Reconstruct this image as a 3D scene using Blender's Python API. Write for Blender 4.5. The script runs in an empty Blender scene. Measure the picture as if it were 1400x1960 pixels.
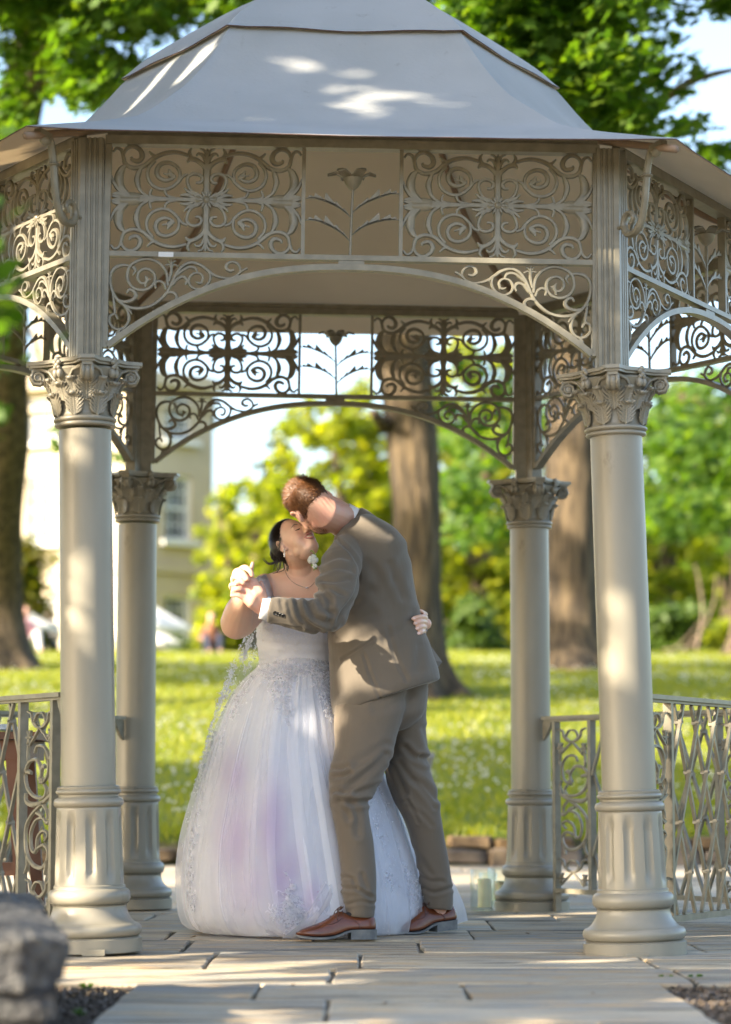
import bpy, bmesh, math, random
import numpy as np
from mathutils import Vector, Matrix, Euler, noise as mnoise
R = math.radians
random.seed(7); np.random.seed(7)
SC = bpy.context.scene
COL = SC.collection
# ------------------------------------------------------------------ camera, sky, sun, exposure
CAM_H, PITCH, FPX = 0.555, R(6.13), 4930.0
cam_d = bpy.data.cameras.new('camera'); cam = bpy.data.objects.new('camera', cam_d); COL.objects.link(cam)
cam.location = (0, 0, CAM_H); cam.rotation_euler = (R(90) + PITCH, 0, 0)
cam_d.sensor_fit = 'VERTICAL'; cam_d.sensor_height = 36.0; cam_d.sensor_width = 36.0
cam_d.lens = FPX / 1960 * 36; cam_d.clip_start = 0.1; cam_d.clip_end = 2000
cam_d.dof.use_dof = True; cam_d.dof.focus_distance = 9.55; cam_d.dof.aperture_fstop = 2.2
SC.camera = cam
SUN_AZ = R(62)      # to the left of straight behind the camera
SUN_EL = R(27)
S_DIR = Vector((-math.sin(SUN_AZ) * math.cos(SUN_EL), -math.cos(SUN_AZ) * math.cos(SUN_EL), math.sin(SUN_EL)))
world = bpy.data.worlds.new('World'); SC.world = world; world.use_nodes = True
wn = world.node_tree; wn.nodes.clear()
wo = wn.nodes.new('ShaderNodeOutputWorld'); wb = wn.nodes.new('ShaderNodeBackground'); ws = wn.nodes.new('ShaderNodeTexSky')
ws.sky_type = 'NISHITA'; ws.sun_disc = False; ws.sun_elevation = SUN_EL
ws.sun_rotation = math.atan2(S_DIR.x, S_DIR.y)
ws.air_density = 1.0; ws.dust_density = 2.6; ws.ozone_density = 0.9
wb.inputs['Strength'].default_value = 0.14
wn.links.new(ws.outputs[0], wb.inputs['Color']); wn.links.new(wb.outputs[0], wo.inputs['Surface'])
sun_d = bpy.data.lights.new('sun', 'SUN'); sun = bpy.data.objects.new('sun', sun_d); COL.objects.link(sun)
sun_d.energy = 5.0; sun_d.angle = R(0.53); sun_d.color = (1.0, 0.86, 0.66)
sun.rotation_euler = S_DIR.to_track_quat('Z', 'Y').to_euler()
sun.location = S_DIR * 40
SC.view_settings.view_transform = 'Standard'; SC.view_settings.look = 'None'
SC.view_settings.exposure = 1.95; SC.view_settings.gamma = 1.0; SC.view_settings.use_curve_mapping = False
SC.cycles.use_denoising = True
SC.cycles.max_bounces = 10; SC.cycles.transparent_max_bounces = 24; SC.cycles.diffuse_bounces = 5
SC.cycles.glossy_bounces = 3; SC.cycles.transmission_bounces = 8
SC.cycles.caustics_reflective = False; SC.cycles.caustics_refractive = False
SC.cycles.sample_clamp_indirect = 4.0
# ------------------------------------------------------------------ helpers
CP, SP = math.cos(PITCH), math.sin(PITCH)
def P(px, py, Y):
    "point of the real place at distance Y that was measured at photo pixel (px, py)"
    dx = (px - 700) / FPX; dy = (980 - py) / FPX
    d = Vector((dx, CP - dy * SP, SP + dy * CP))
    k = Y / d.y
    return Vector((d.x * k, Y, CAM_H + d.z * k))
def proj(V):
    "inverse of P for an (n,3) array"
    x = V[:, 0]; y = V[:, 1]; z = V[:, 2] - CAM_H
    zc = y * CP + z * SP; yc = -y * SP + z * CP
    return 700 + FPX * x / zc, 980 - FPX * yc / zc
def tag(o, label=None, cat=None, group=None, kind=None):
    if label: o['label'] = label
    if cat: o['category'] = cat
    if group: o['group'] = group
    if kind: o['kind'] = kind
    return o
def empty(name, loc=(0, 0, 0), rz=0.0, parent=None):
    o = bpy.data.objects.new(name, None); COL.objects.link(o)
    o.location = loc; o.rotation_euler = (0, 0, rz); o.empty_display_size = 0.1
    if parent: o.parent = parent
    return o
class MB:
    def __init__(s): s.v = []; s.f = []; s.m = []
    def add(s, vs, fs, mi=0):
        b = len(s.v); s.v.extend([tuple(v) for v in vs]); s.f.extend([tuple(i + b for i in f) for f in fs]); s.m.extend([mi] * len(fs))
    def box(s, c, d, rot=None, mi=0, taper=1.0):
        x, y, z = d[0] / 2, d[1] / 2, d[2] / 2; t = taper
        vs = [Vector(p) for p in ((-x, -y, -z), (x, -y, -z), (x, y, -z), (-x, y, -z), (-x * t, -y * t, z), (x * t, -y * t, z), (x * t, y * t, z), (-x * t, y * t, z))]
        if rot is not None: vs = [rot @ v for v in vs]
        s.add([v + Vector(c) for v in vs], [(0, 3, 2, 1), (4, 5, 6, 7), (0, 1, 5, 4), (1, 2, 6, 5), (2, 3, 7, 6), (3, 0, 4, 7)], mi)
    def bar(s, a, b, w, h, up=Vector((0, 0, 1)), mi=0):
        "box section from a to b"
        a = Vector(a); b = Vector(b); d = (b - a); L = d.length; d.normalize()
        x = d.cross(up)
        if x.length < 1e-4: x = Vector((1, 0, 0))
        x.normalize(); z = x.cross(d)
        m = Matrix((x, d, z)).transposed()
        s.box((a + b) / 2, (w, L, h), m, mi)
    def lathe(s, prof, n=32, c=(0, 0, 0), mi=0, fn=None):
        "prof: (r, z) bottom to top"
        vs = []; fs = []
        for j, (r, z) in enumerate(prof):
            for i in range(n):
                a = 2 * math.pi * i / n; rr = r if fn is None else fn(r, z, a)
                vs.append((c[0] + rr * math.cos(a), c[1] + rr * math.sin(a), c[2] + z))
        for j in range(len(prof) - 1):
            for i in range(n):
                k = (i + 1) % n
                fs.append((j * n + i, j * n + k, (j + 1) * n + k, (j + 1) * n + i))
        fs.append(tuple(reversed(range(n)))); fs.append(tuple((len(prof) - 1) * n + i for i in range(n)))
        s.add(vs, fs, mi)
    def tube(s, pts, rad, n=8, mi=0, cap=True, flat=1.0):
        pts = [Vector(p) for p in pts]; m = len(pts)
        if not hasattr(rad, '__len__'): rad = [rad] * m
        T = [(pts[min(i + 1, m - 1)] - pts[max(i - 1, 0)]).normalized() for i in range(m)]
        u = T[0].orthogonal().normalized(); vs = []; fs = []
        for i in range(m):
            u = (u - T[i] * u.dot(T[i]))
            u = u.normalized() if u.length > 1e-6 else T[i].orthogonal().normalized()
            w = T[i].cross(u)
            for k in range(n):
                a = 2 * math.pi * k / n
                vs.append(pts[i] + u * (math.cos(a) * rad[i]) + w * (math.sin(a) * rad[i] * flat))
        for i in range(m - 1):
            for k in range(n):
                l = (k + 1) % n
                fs.append((i * n + k, i * n + l, (i + 1) * n + l, (i + 1) * n + k))
        if cap:
            fs.append(tuple(reversed(range(n)))); fs.append(tuple((m - 1) * n + k for k in range(n)))
        s.add(vs, fs, mi)
    def capsule(s, pts, rad, n=14, mi=0, flat=1.0):
        "tube with rounded ends"
        pts = [Vector(p) for p in pts]; rad = list(rad) if hasattr(rad, '__len__') else [rad] * len(pts)
        d0 = (pts[0] - pts[1]).normalized(); d1 = (pts[-1] - pts[-2]).normalized()
        A = [pts[0] + d0 * rad[0] * k for k in (0.98, 0.8, 0.45)]; ra = [rad[0] * k for k in (0.2, 0.6, 0.9)]
        B = [pts[-1] + d1 * rad[-1] * k for k in (0.45, 0.8, 0.98)]; rb = [rad[-1] * k for k in (0.9, 0.6, 0.2)]
        s.tube(A + pts + B, ra + rad + rb, n, mi, True, flat)
    def ell(s, c, r, rot=None, n=16, m=10, mi=0):
        vs = []; fs = []
        for j in range(1, m):
            t = math.pi * j / m
            for i in range(n):
                a = 2 * math.pi * i / n
                v = Vector((r[0] * math.sin(t) * math.cos(a), r[1] * math.sin(t) * math.sin(a), r[2] * math.cos(t)))
                if rot is not None: v = rot @ v
                vs.append(v + Vector(c))
        for e in (1, -1):
            v = Vector((0, 0, r[2] * e))
            if rot is not None: v = rot @ v
            vs.append(v + Vector(c))
        t0, b0 = len(vs) - 2, len(vs) - 1
        for j in range(m - 2):
            for i in range(n):
                k = (i + 1) % n
                fs.append((j * n + i, (j + 1) * n + i, (j + 1) * n + k, j * n + k))
        for i in range(n):
            k = (i + 1) % n
            fs.append((t0, i, k)); fs.append((b0, (m - 2) * n + k, (m - 2) * n + i))
        s.add(vs, fs, mi)
    def prism(s, poly, y0, y1, mi=0):
        "polygon in xz extruded along y"
        n = len(poly)
        vs = [(x, y0, z) for x, z in poly] + [(x, y1, z) for x, z in poly]
        fs = [tuple(range(n)), tuple(reversed(range(n, 2 * n)))] + [(i, i + n, (i + 1) % n + n, (i + 1) % n) for i in range(n)]
        s.add(vs, fs, mi)
    def stroke(s, pts, w, d=0.010, y=0.0, seg=4, mi=0):
        "cast iron scroll: swept rounded ribbon in the xz plane, widths w along it, thickness d (y)"
        p = spline([Vector((a[0], 0, a[1])) for a in pts], seg)
        m = len(p)
        if not hasattr(w, '__len__'): w = [w * 0.7, w, w * 0.75]
        ws_ = [float(np.interp(i / (m - 1), np.linspace(0, 1, len(w)), w)) for i in range(m)]
        vs = []; fs = []
        for i in range(m):
            t = (p[min(i + 1, m - 1)] - p[max(i - 1, 0)]).normalized(); nrm = Vector((t.z, 0, -t.x)); h = ws_[i] / 2
            for (a, b) in ((-1, .25), (-.55, -.5), (.55, -.5), (1, .25), (.5, .5), (-.5, .5)):
                q = p[i] + nrm * (a * h); vs.append((q.x, y + b * d, q.z))
        for i in range(m - 1):
            for k in range(6):
                l = (k + 1) % 6
                fs.append((i * 6 + k, (i + 1) * 6 + k, (i + 1) * 6 + l, i * 6 + l))
        fs.append(tuple(range(6))); fs.append(tuple(reversed(range((m - 1) * 6, m * 6))))
        s.add(vs, fs, mi)
    def mesh(s, name, mats, smooth=False, angle=None):
        me = bpy.data.meshes.new(name); me.from_pydata(s.v, [], s.f)
        for m in (mats if isinstance(mats, (list, tuple)) else [mats]): me.materials.append(m)
        if max(s.m or [0]) > 0: me.polygons.foreach_set('material_index', s.m)
        bm = bmesh.new(); bm.from_mesh(me); bmesh.ops.recalc_face_normals(bm, faces=bm.faces); bm.to_mesh(me); bm.free()
        if smooth:
            me.polygons.foreach_set('use_smooth', [True] * len(me.polygons))
            if angle: me.set_sharp_from_angle(angle=R(angle))
        me.update(); return me
    def build(s, name, mats, parent=None, smooth=False, angle=None, loc=None):
        o = bpy.data.objects.new(name, s.mesh(name, mats, smooth, angle)); COL.objects.link(o)
        if parent: o.parent = parent
        if loc is not None: o.location = loc
        return o
def spline(p, seg):
    "Catmull-Rom through p"
    p = [Vector(q) for q in p]
    if len(p) < 3: return [p[0].lerp(p[-1], i / seg) for i in range(seg + 1)]
    out = []; n = len(p)
    for i in range(n - 1):
        a = p[max(i - 1, 0)] if i > 0 else p[0] * 2 - p[1]; b = p[i]; c = p[i + 1]; d = p[i + 2] if i + 2 < n else p[-1] * 2 - p[-2]
        for k in range(seg):
            t = k / seg
            out.append(0.5 * ((2 * b) + (c - a) * t + (2 * a - 5 * b + 4 * c - d) * t * t + (3 * b - a - 3 * c + d) * t ** 3))
    out.append(p[-1]); return out
def link(name, me, parent=None, loc=None):
    o = bpy.data.objects.new(name, me); COL.objects.link(o)
    if parent: o.parent = parent
    if loc is not None: o.location = loc
    return o
def np_mesh(name, V, F, mats, smooth=False, mi=None):
    "V (n,3), F (m,k) arrays, constant k"
    V = np.asarray(V, dtype=np.float32); F = np.asarray(F, dtype=np.int32); k = F.shape[1]
    me = bpy.data.meshes.new(name); me.vertices.add(len(V)); me.vertices.foreach_set('co', V.ravel())
    me.loops.add(F.size); me.loops.foreach_set('vertex_index', F.ravel())
    me.polygons.add(len(F)); me.polygons.foreach_set('loop_start', np.arange(0, F.size, k, dtype=np.int32))
    if smooth: me.polygons.foreach_set('use_smooth', np.ones(len(F), dtype=bool))
    for m in (mats if isinstance(mats, (list, tuple)) else [mats]): me.materials.append(m)
    if mi is not None: me.polygons.foreach_set('material_index', np.asarray(mi, dtype=np.int32))
    me.update(calc_edges=True); me.validate(); return me
# ------------------------------------------------------------------ materials
def mat(name, col, col2=None, scale=8.0, rough=0.6, bump=0.0, bscale=60.0, bdist=0.002, trans=0.0, metal=0.0, spec=0.5,
        sss=0.0, detail=6.0, stretch=(1, 1, 1), contrast=(0.35, 0.65), coords='Object', coat=0.0, sheen=0.0, rand=0.0, alpha=1.0):
    m = bpy.data.materials.new(name); m.use_nodes = True; nt = m.node_tree; N = nt.nodes; Lk = nt.links
    b = N['Principled BSDF']; out = N['Material Output']
    b.inputs['Roughness'].default_value = rough; b.inputs['Metallic'].default_value = metal
    b.inputs['Specular IOR Level'].default_value = spec
    b.inputs['Coat Weight'].default_value = coat; b.inputs['Sheen Weight'].default_value = sheen
    if sss: b.inputs['Subsurface Weight'].default_value = sss; b.inputs['Subsurface Radius'].default_value = (0.012, 0.005, 0.003); b.inputs['Subsurface Scale'].default_value = 1.0
    tc = N.new('ShaderNodeTexCoord'); mp = N.new('ShaderNodeMapping'); mp.inputs['Scale'].default_value = stretch
    Lk.new(tc.outputs[coords], mp.inputs['Vector'])
    c1 = tuple(col) + (1,); last = None
    if col2 is not None:
        nz = N.new('ShaderNodeTexNoise'); nz.inputs['Scale'].default_value = scale; nz.inputs['Detail'].default_value = detail
        Lk.new(mp.outputs[0], nz.inputs['Vector'])
        rp = N.new('ShaderNodeMapRange'); rp.inputs[1].default_value = contrast[0]; rp.inputs[2].default_value = contrast[1]
        Lk.new(nz.outputs['Fac'], rp.inputs[0])
        mx = N.new('ShaderNodeMix'); mx.data_type = 'RGBA'; mx.inputs[6].default_value = c1; mx.inputs[7].default_value = tuple(col2) + (1,)
        Lk.new(rp.outputs[0], mx.inputs[0]); last = mx.outputs[2]
    if rand:
        oi = N.new('ShaderNodeObjectInfo'); hs = N.new('ShaderNodeHueSaturation')
        r1 = N.new('ShaderNodeMapRange'); r1.inputs[3].default_value = 1 - rand; r1.inputs[4].default_value = 1 + rand
        Lk.new(oi.outputs['Random'], r1.inputs[0]); Lk.new(r1.outputs[0], hs.inputs['Value'])
        ml = N.new('ShaderNodeMath'); ml.operation = 'MULTIPLY'; ml.inputs[1].default_value = 7.31; fr = N.new('ShaderNodeMath'); fr.operation = 'FRACT'
        r2 = N.new('ShaderNodeMapRange'); r2.inputs[3].default_value = 0.6; r2.inputs[4].default_value = 1.5
        Lk.new(oi.outputs['Random'], ml.inputs[0]); Lk.new(ml.outputs[0], fr.inputs[0]); Lk.new(fr.outputs[0], r2.inputs[0]); Lk.new(r2.outputs[0], hs.inputs['Saturation'])
        if last is None: hs.inputs['Color'].default_value = c1
        else: Lk.new(last, hs.inputs['Color'])
        last = hs.outputs[0]
    if last is None: b.inputs['Base Color'].default_value = c1
    else: Lk.new(last, b.inputs['Base Color'])
    if bump:
        n2 = N.new('ShaderNodeTexNoise'); n2.inputs['Scale'].default_value = bscale; n2.inputs['Detail'].default_value = 5
        Lk.new(mp.outputs[0], n2.inputs['Vector'])
        bp = N.new('ShaderNodeBump'); bp.inputs['Strength'].default_value = bump; bp.inputs['Distance'].default_value = bdist
        Lk.new(n2.outputs['Fac'], bp.inputs['Height']); Lk.new(bp.outputs[0], b.inputs['Normal'])
    if trans:
        tr = N.new('ShaderNodeBsdfTranslucent'); ad = N.new('ShaderNodeMixShader'); ad.inputs[0].default_value = trans
        if last is None: tr.inputs['Color'].default_value = c1
        else: Lk.new(last, tr.inputs['Color'])
        Lk.new(b.outputs[0], ad.inputs[1]); Lk.new(tr.outputs[0], ad.inputs[2]); Lk.new(ad.outputs[0], out.inputs['Surface'])
    if alpha < 1: b.inputs['Alpha'].default_value = alpha
    return m
def leaf_mat(name, cols, trans=0.45, rough=0.5):
    "per-leaf colour from Random Per Island, translucent"
    m = bpy.data.materials.new(name); m.use_nodes = True; nt = m.node_tree; N = nt.nodes; Lk = nt.links
    b = N['Principled BSDF']; out = N['Material Output']; b.inputs['Roughness'].default_value = rough
    g = N.new('ShaderNodeNewGeometry'); cr = N.new('ShaderNodeValToRGB'); e = cr.color_ramp.elements
    e[0].position = 0; e[0].color = tuple(cols[0]) + (1,); e[1].position = 1; e[1].color = tuple(cols[-1]) + (1,)
    for i, c in enumerate(cols[1:-1]): q = e.new((i + 1) / (len(cols) - 1)); q.color = tuple(c) + (1,)
    Lk.new(g.outputs['Random Per Island'], cr.inputs[0]); Lk.new(cr.outputs[0], b.inputs['Base Color'])
    tr = N.new('ShaderNodeBsdfTranslucent'); ga = N.new('ShaderNodeMix'); ga.data_type = 'RGBA'; ga.blend_type = 'MULTIPLY'; ga.inputs[0].default_value = 1
    Lk.new(cr.outputs[0], ga.inputs[6]); ga.inputs[7].default_value = (2.15, 2.05, 0.5, 1); Lk.new(ga.outputs[2], tr.inputs['Color'])
    mx = N.new('ShaderNodeMixShader'); mx.inputs[0].default_value = trans
    Lk.new(b.outputs[0], mx.inputs[1]); Lk.new(tr.outputs[0], mx.inputs[2]); Lk.new(mx.outputs[0], out.inputs['Surface'])
    return m
M_IRON = mat('painted_iron', (0.235, 0.215, 0.16), (0.175, 0.158, 0.115), 22, 0.34, 0.35, 380, 0.0006, spec=0.5)
M_COLUMN = mat('painted_column', (0.285, 0.263, 0.208), (0.225, 0.204, 0.155), 6, 0.33, 0.35, 420, 0.0006, contrast=(.35, .8), detail=12, stretch=(1, 1, .35))
def scuffs(m, scale=3.0, lo=.69, hi=.75, col=(.07, .055, .04), stretch=(1, 1, .4), amt=.7, seed=0.0):
    "sparse worn and dirty spots over a material's colour"
    nt = m.node_tree; N = nt.nodes; L = nt.links; b = N['Principled BSDF']; src = b.inputs['Base Color'].links[0].from_socket
    tc = N.new('ShaderNodeTexCoord'); mp = N.new('ShaderNodeMapping'); mp.inputs['Scale'].default_value = stretch; mp.inputs['Location'].default_value = (seed, seed, 0); L.new(tc.outputs['Object'], mp.inputs['Vector'])
    n = N.new('ShaderNodeTexNoise'); n.inputs['Scale'].default_value = scale; n.inputs['Detail'].default_value = 12; n.inputs['Roughness'].default_value = .68; L.new(mp.outputs[0], n.inputs['Vector'])
    r = N.new('ShaderNodeMapRange'); r.inputs[1].default_value = lo; r.inputs[2].default_value = hi; r.inputs[4].default_value = amt; L.new(n.outputs['Fac'], r.inputs[0])
    x = N.new('ShaderNodeMix'); x.data_type = 'RGBA'; x.inputs[7].default_value = tuple(col) + (1,); L.new(r.outputs[0], x.inputs[0]); L.new(src, x.inputs[6]); L.new(x.outputs[2], b.inputs['Base Color'])
scuffs(M_COLUMN, 7, .60, .72, amt=.6); scuffs(M_COLUMN, 26, .70, .76, (.10, .08, .055), (1, 1, .6), .6, 4.0)
scuffs(M_IRON, 9, .64, .72, (.13, .085, .045), (1, 1, 1), .5, 2.0)
# ================================================================== GROUND, PAVING, LAWN
def terrain_z(Y):
    return float(np.interp(Y, [0, 19.0, 19.2, 24, 30, 36, 50, 62, 90, 140, 400], [0, 0, .22, .92, 1.64, 2.22, 3.17, 3.75, 4.6, 5.4, 7]))
def stone_mat():
    m = bpy.data.materials.new('sandstone_paving'); m.use_nodes = True; nt = m.node_tree; N = nt.nodes; L = nt.links; b = N['Principled BSDF']; b.inputs['Roughness'].default_value = .62
    tc = N.new('ShaderNodeTexCoord'); oi = N.new('ShaderNodeObjectInfo'); va = N.new('ShaderNodeVectorMath'); va.operation = 'ADD'; sc = N.new('ShaderNodeVectorMath'); sc.operation = 'SCALE'; sc.inputs['Scale'].default_value = 37.0
    cx = N.new('ShaderNodeCombineXYZ')
    for k in range(3): L.new(oi.outputs['Random'], cx.inputs[k])
    L.new(cx.outputs[0], sc.inputs[0]); L.new(tc.outputs['Object'], va.inputs[0]); L.new(sc.outputs[0], va.inputs[1])
    def nz(scale, stretch, det=8, dist=0.0):
        mp = N.new('ShaderNodeMapping'); mp.inputs['Scale'].default_value = stretch; L.new(va.outputs[0], mp.inputs['Vector']); n = N.new('ShaderNodeTexNoise'); n.inputs['Scale'].default_value = scale; n.inputs['Detail'].default_value = det; n.inputs['Distortion'].default_value = dist; L.new(mp.outputs[0], n.inputs['Vector']); return n.outputs['Fac']
    def rmp(f, a, c): r = N.new('ShaderNodeMapRange'); r.inputs[1].default_value = a; r.inputs[2].default_value = c; L.new(f, r.inputs[0]); return r.outputs[0]
    def mix(fac, a, c, bt='MIX', const=None):
        x = N.new('ShaderNodeMix'); x.data_type = 'RGBA'; x.blend_type = bt
        if const is not None: x.inputs[0].default_value = const
        else: L.new(fac, x.inputs[0])
        for sock, v in ((6, a), (7, c)):
            if isinstance(v, tuple): x.inputs[sock].default_value = v + (1,)
            else: L.new(v, x.inputs[sock])
        return x.outputs[2]
    big = nz(1.3, (1, 2, 1), 6, .6); med = nz(5, (.7, 2.2, 1), 9, .8); fine = nz(70, (1, 1, 1), 6); streak = nz(3.2, (.5, 7, 1), 8, 1.2)
    c = mix(rmp(big, .35, .65), (.50, .42, .29), (.30, .29, .26)); c = mix(rmp(med, .48, .66), c, (.50, .35, .19)); c = mix(rmp(streak, .52, .66), c, (.11, .098, .075)); c = mix(rmp(fine, .62, .72), c, (.14, .125, .10))
    hs = N.new('ShaderNodeHueSaturation'); L.new(rmp(oi.outputs['Random'], 0, 1), hs.inputs['Value']); r = N.new('ShaderNodeMapRange'); r.inputs[3].default_value = .74; r.inputs[4].default_value = 1.32; L.new(oi.outputs['Random'], r.inputs[0]); L.new(r.outputs[0], hs.inputs['Value']); L.new(c, hs.inputs['Color']); L.new(hs.outputs[0], b.inputs['Base Color'])
    ad = N.new('ShaderNodeMath'); ad.operation = 'ADD'; L.new(med, ad.inputs[0]); L.new(streak, ad.inputs[1]); bp = N.new('ShaderNodeBump'); bp.inputs['Strength'].default_value = .9; bp.inputs['Distance'].default_value = .018; L.new(ad.outputs[0], bp.inputs['Height']); b2 = N.new('ShaderNodeBump'); b2.inputs['Strength'].default_value = .4; b2.inputs['Distance'].default_value = .002; L.new(fine, b2.inputs['Height']); L.new(bp.outputs[0], b2.inputs['Normal']); L.new(b2.outputs[0], b.inputs['Normal'])
    return m
M_STONE = stone_mat()
M_JOINT = mat('paving_bed', (0.085, 0.075, 0.05), (0.19, 0.165, 0.12), 7, 0.95, 0.8, 60, 0.004)
M_LAWN = mat('lawn', (0.07, 0.12, 0.008), (0.19, 0.205, 0.012), .9, 0.85, 0.6, 90, 0.02, trans=0.0, contrast=(.3, .7))
M_SOIL = mat('soil', (0.05, 0.042, 0.02), (0.09, 0.085, 0.03), 9, 0.95, 1.0, 40, 0.01)
M_ROCK = mat('wall_stone', (0.22, 0.165, 0.105), (0.07, 0.05, 0.035), 5, 0.85, 0.8, 30, 0.008, rand=0.3)
M_GREYROCK = mat('lichen_stone', (0.10, 0.10, 0.098), (0.022, 0.022, 0.024), 24, 0.85, 1.0, 40, 0.05, contrast=(.38, .62), detail=10)
# ground bed under the paving and gravel
g = MB(); g.add([(-60, -12, -0.045), (60, -12, -0.045), (60, 19.02, -0.045), (-60, 19.02, -0.045)], [(0, 1, 2, 3)])
tag(g.build('ground', M_JOINT), kind='structure')
xs = np.concatenate([np.linspace(-140, -12, 18), np.linspace(-10, 10, 61), np.linspace(12, 140, 18)])
ys = np.concatenate([[19.0, 19.12], np.linspace(19.3, 60, 110), np.linspace(64, 420, 24)])
V = np.array([(x, y, terrain_z(y) + (0.05 * mnoise.noise(Vector((x * .5, y * .5, 0))) + 0.012 * mnoise.noise(Vector((x * 3, y * 3, 2)))) * (y > 19.2)) for y in ys for x in xs])
nx = len(xs); F = [(j * nx + i, j * nx + i + 1, (j + 1) * nx + i + 1, (j + 1) * nx + i) for j in range(len(ys) - 1) for i in range(nx - 1)]
lawn = link('lawn', np_mesh('lawn', V, F, M_LAWN, True)); tag(lawn, kind='structure')
# paving: each slab an object, riven sandstone with uneven edges
pave = MB(); pave.add([(-6, 7.5, -0.013), (6, 7.5, -0.013), (6, 19.0, -0.013), (-6, 19.0, -0.013), (-.66, 2.5, -0.013), (.85, 2.5, -0.013), (.85, 7.498, -0.013), (-.66, 7.498, -0.013)], [(0, 1, 2, 3), (4, 5, 6, 7)])
pav = pave.build('pavement', M_JOINT); tag(pav, kind='structure')
rs = random.Random(21)
def slab(x0, x1, y0, y1, ang):
    g_ = 0.0065; x0 += g_; x1 -= g_; y0 += g_; y1 -= g_
    out = []
    def edge(a, b, n):
        for k in range(n):
            t = k / n; j = Vector((rs.uniform(-.006, .006), rs.uniform(-.006, .006), 0)) if k else Vector((rs.uniform(-.002, .002), rs.uniform(-.002, .002), 0))
            out.append(Vector(a).lerp(Vector(b), t) + j)
    edge((x0, y0, 0), (x1, y0, 0), 5); edge((x1, y0, 0), (x1, y1, 0), 4); edge((x1, y1, 0), (x0, y1, 0), 5); edge((x0, y1, 0), (x0, y0, 0), 4)
    c = Vector(((x0 + x1) / 2, (y0 + y1) / 2, 0)); n = len(out); m = MB()
    top = rs.uniform(-.004, .003); tx, ty = rs.uniform(-.004, .004), rs.uniform(-.004, .004)
    def h(p): return top + (p.x - c.x) * tx + (p.y - c.y) * ty
    outer = [(p.x - c.x, p.y - c.y, h(p) - .0035) for p in out]
    inner = []; mid = []
    for p in out:
        q = c + (p - c) * (1 - .007 / max((p - c).length, .1)); inner.append((q.x - c.x, q.y - c.y, h(q)))
        q = c + (p - c) * .55; mid.append((q.x - c.x, q.y - c.y, h(q) + rs.uniform(-.0015, .002)))
    bot = [(p.x - c.x, p.y - c.y, -.038) for p in out]
    vs = bot + outer + inner + mid + [(0, 0, h(c) + .001)]; fs = []
    for r_ in range(3):
        for i in range(n): fs.append((r_ * n + i, r_ * n + (i + 1) % n, (r_ + 1) * n + (i + 1) % n, (r_ + 1) * n + i))
    for i in range(n): fs.append((3 * n + i, 3 * n + (i + 1) % n, 4 * n))
    m.add(vs, fs)
    o = m.build('paving_slab', M_STONE, pav, smooth=True, angle=20)
    o.location = Vector((c.x, c.y, 0)); return o
ANG = R(0.9)
def course(y, h, x0, x1, wmin=.5, wmax=1.15, off=None):
    x = x0 - rs.uniform(0, .5) if off is None else off
    while x < x1 - .2:
        w = rs.uniform(wmin, wmax); xa = max(x, x0)
        xb = min(x + w, x1)
        if x1 - xb < .25: xb = x1
        if xb - xa > .12: slab(xa, xb, y, y + h, ANG)
        x = xb if xb > xa else x + w
y = 2.6
for hh in (.80, .62, .90, .58, .78, .62, .60): 
    course(y, hh, -.66, .85, .5, 1.0); y += hh
y = 7.5
while y < 18.9:
    hh = rs.choice((.42, .55, .62, .75, .86)); hh = min(hh, 18.98 - y)
    if hh < .1: break
    course(y, hh, -3.3 if y < 12 else -2.6, 3.1, .45, 1.2); y += hh
# gravel beside the path
def gravel(name, x0, x1, y0, y1, n, label):
    rg = np.random.RandomState(3)
    c = np.stack([rg.uniform(x0, x1, n), rg.uniform(y0, y1, n), rg.uniform(-.035, -.008, n)], 1)
    s = rg.uniform(.003, .010, n)[:, None, None]
    base = np.array([(1, 0, 0), (-1, 0, 0), (0, 1, 0), (0, -1, 0), (0, 0, .7), (0, 0, -.7)], float)
    v = c[:, None] + base[None] * s * rg.uniform(.6, 1.4, (n, 6, 1)); V = v.reshape(-1, 3)
    f = np.array([(0, 2, 4), (2, 1, 4), (1, 3, 4), (3, 0, 4), (2, 0, 5), (1, 2, 5), (3, 1, 5), (0, 3, 5)])
    F = (np.arange(n)[:, None, None] * 6 + f[None]).reshape(-1, 3)
    o = link(name, np_mesh(name, V, F, M_GRAVEL)); tag(o, label, 'gravel', kind='stuff')
M_GRAVEL = leaf_mat('gravel_stone', [(.06, .045, .03), (.13, .10, .07), (.09, .06, .04), (.20, .17, .14)], 0.0, .85)
gravel('gravel', -2.3, -.67, 4.6, 7.49, 26000, 'pale brown gravel left of the stone path')
gravel('gravel', .86, 2.0, 4.6, 7.49, 18000, 'pale brown gravel right of the stone path')
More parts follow.
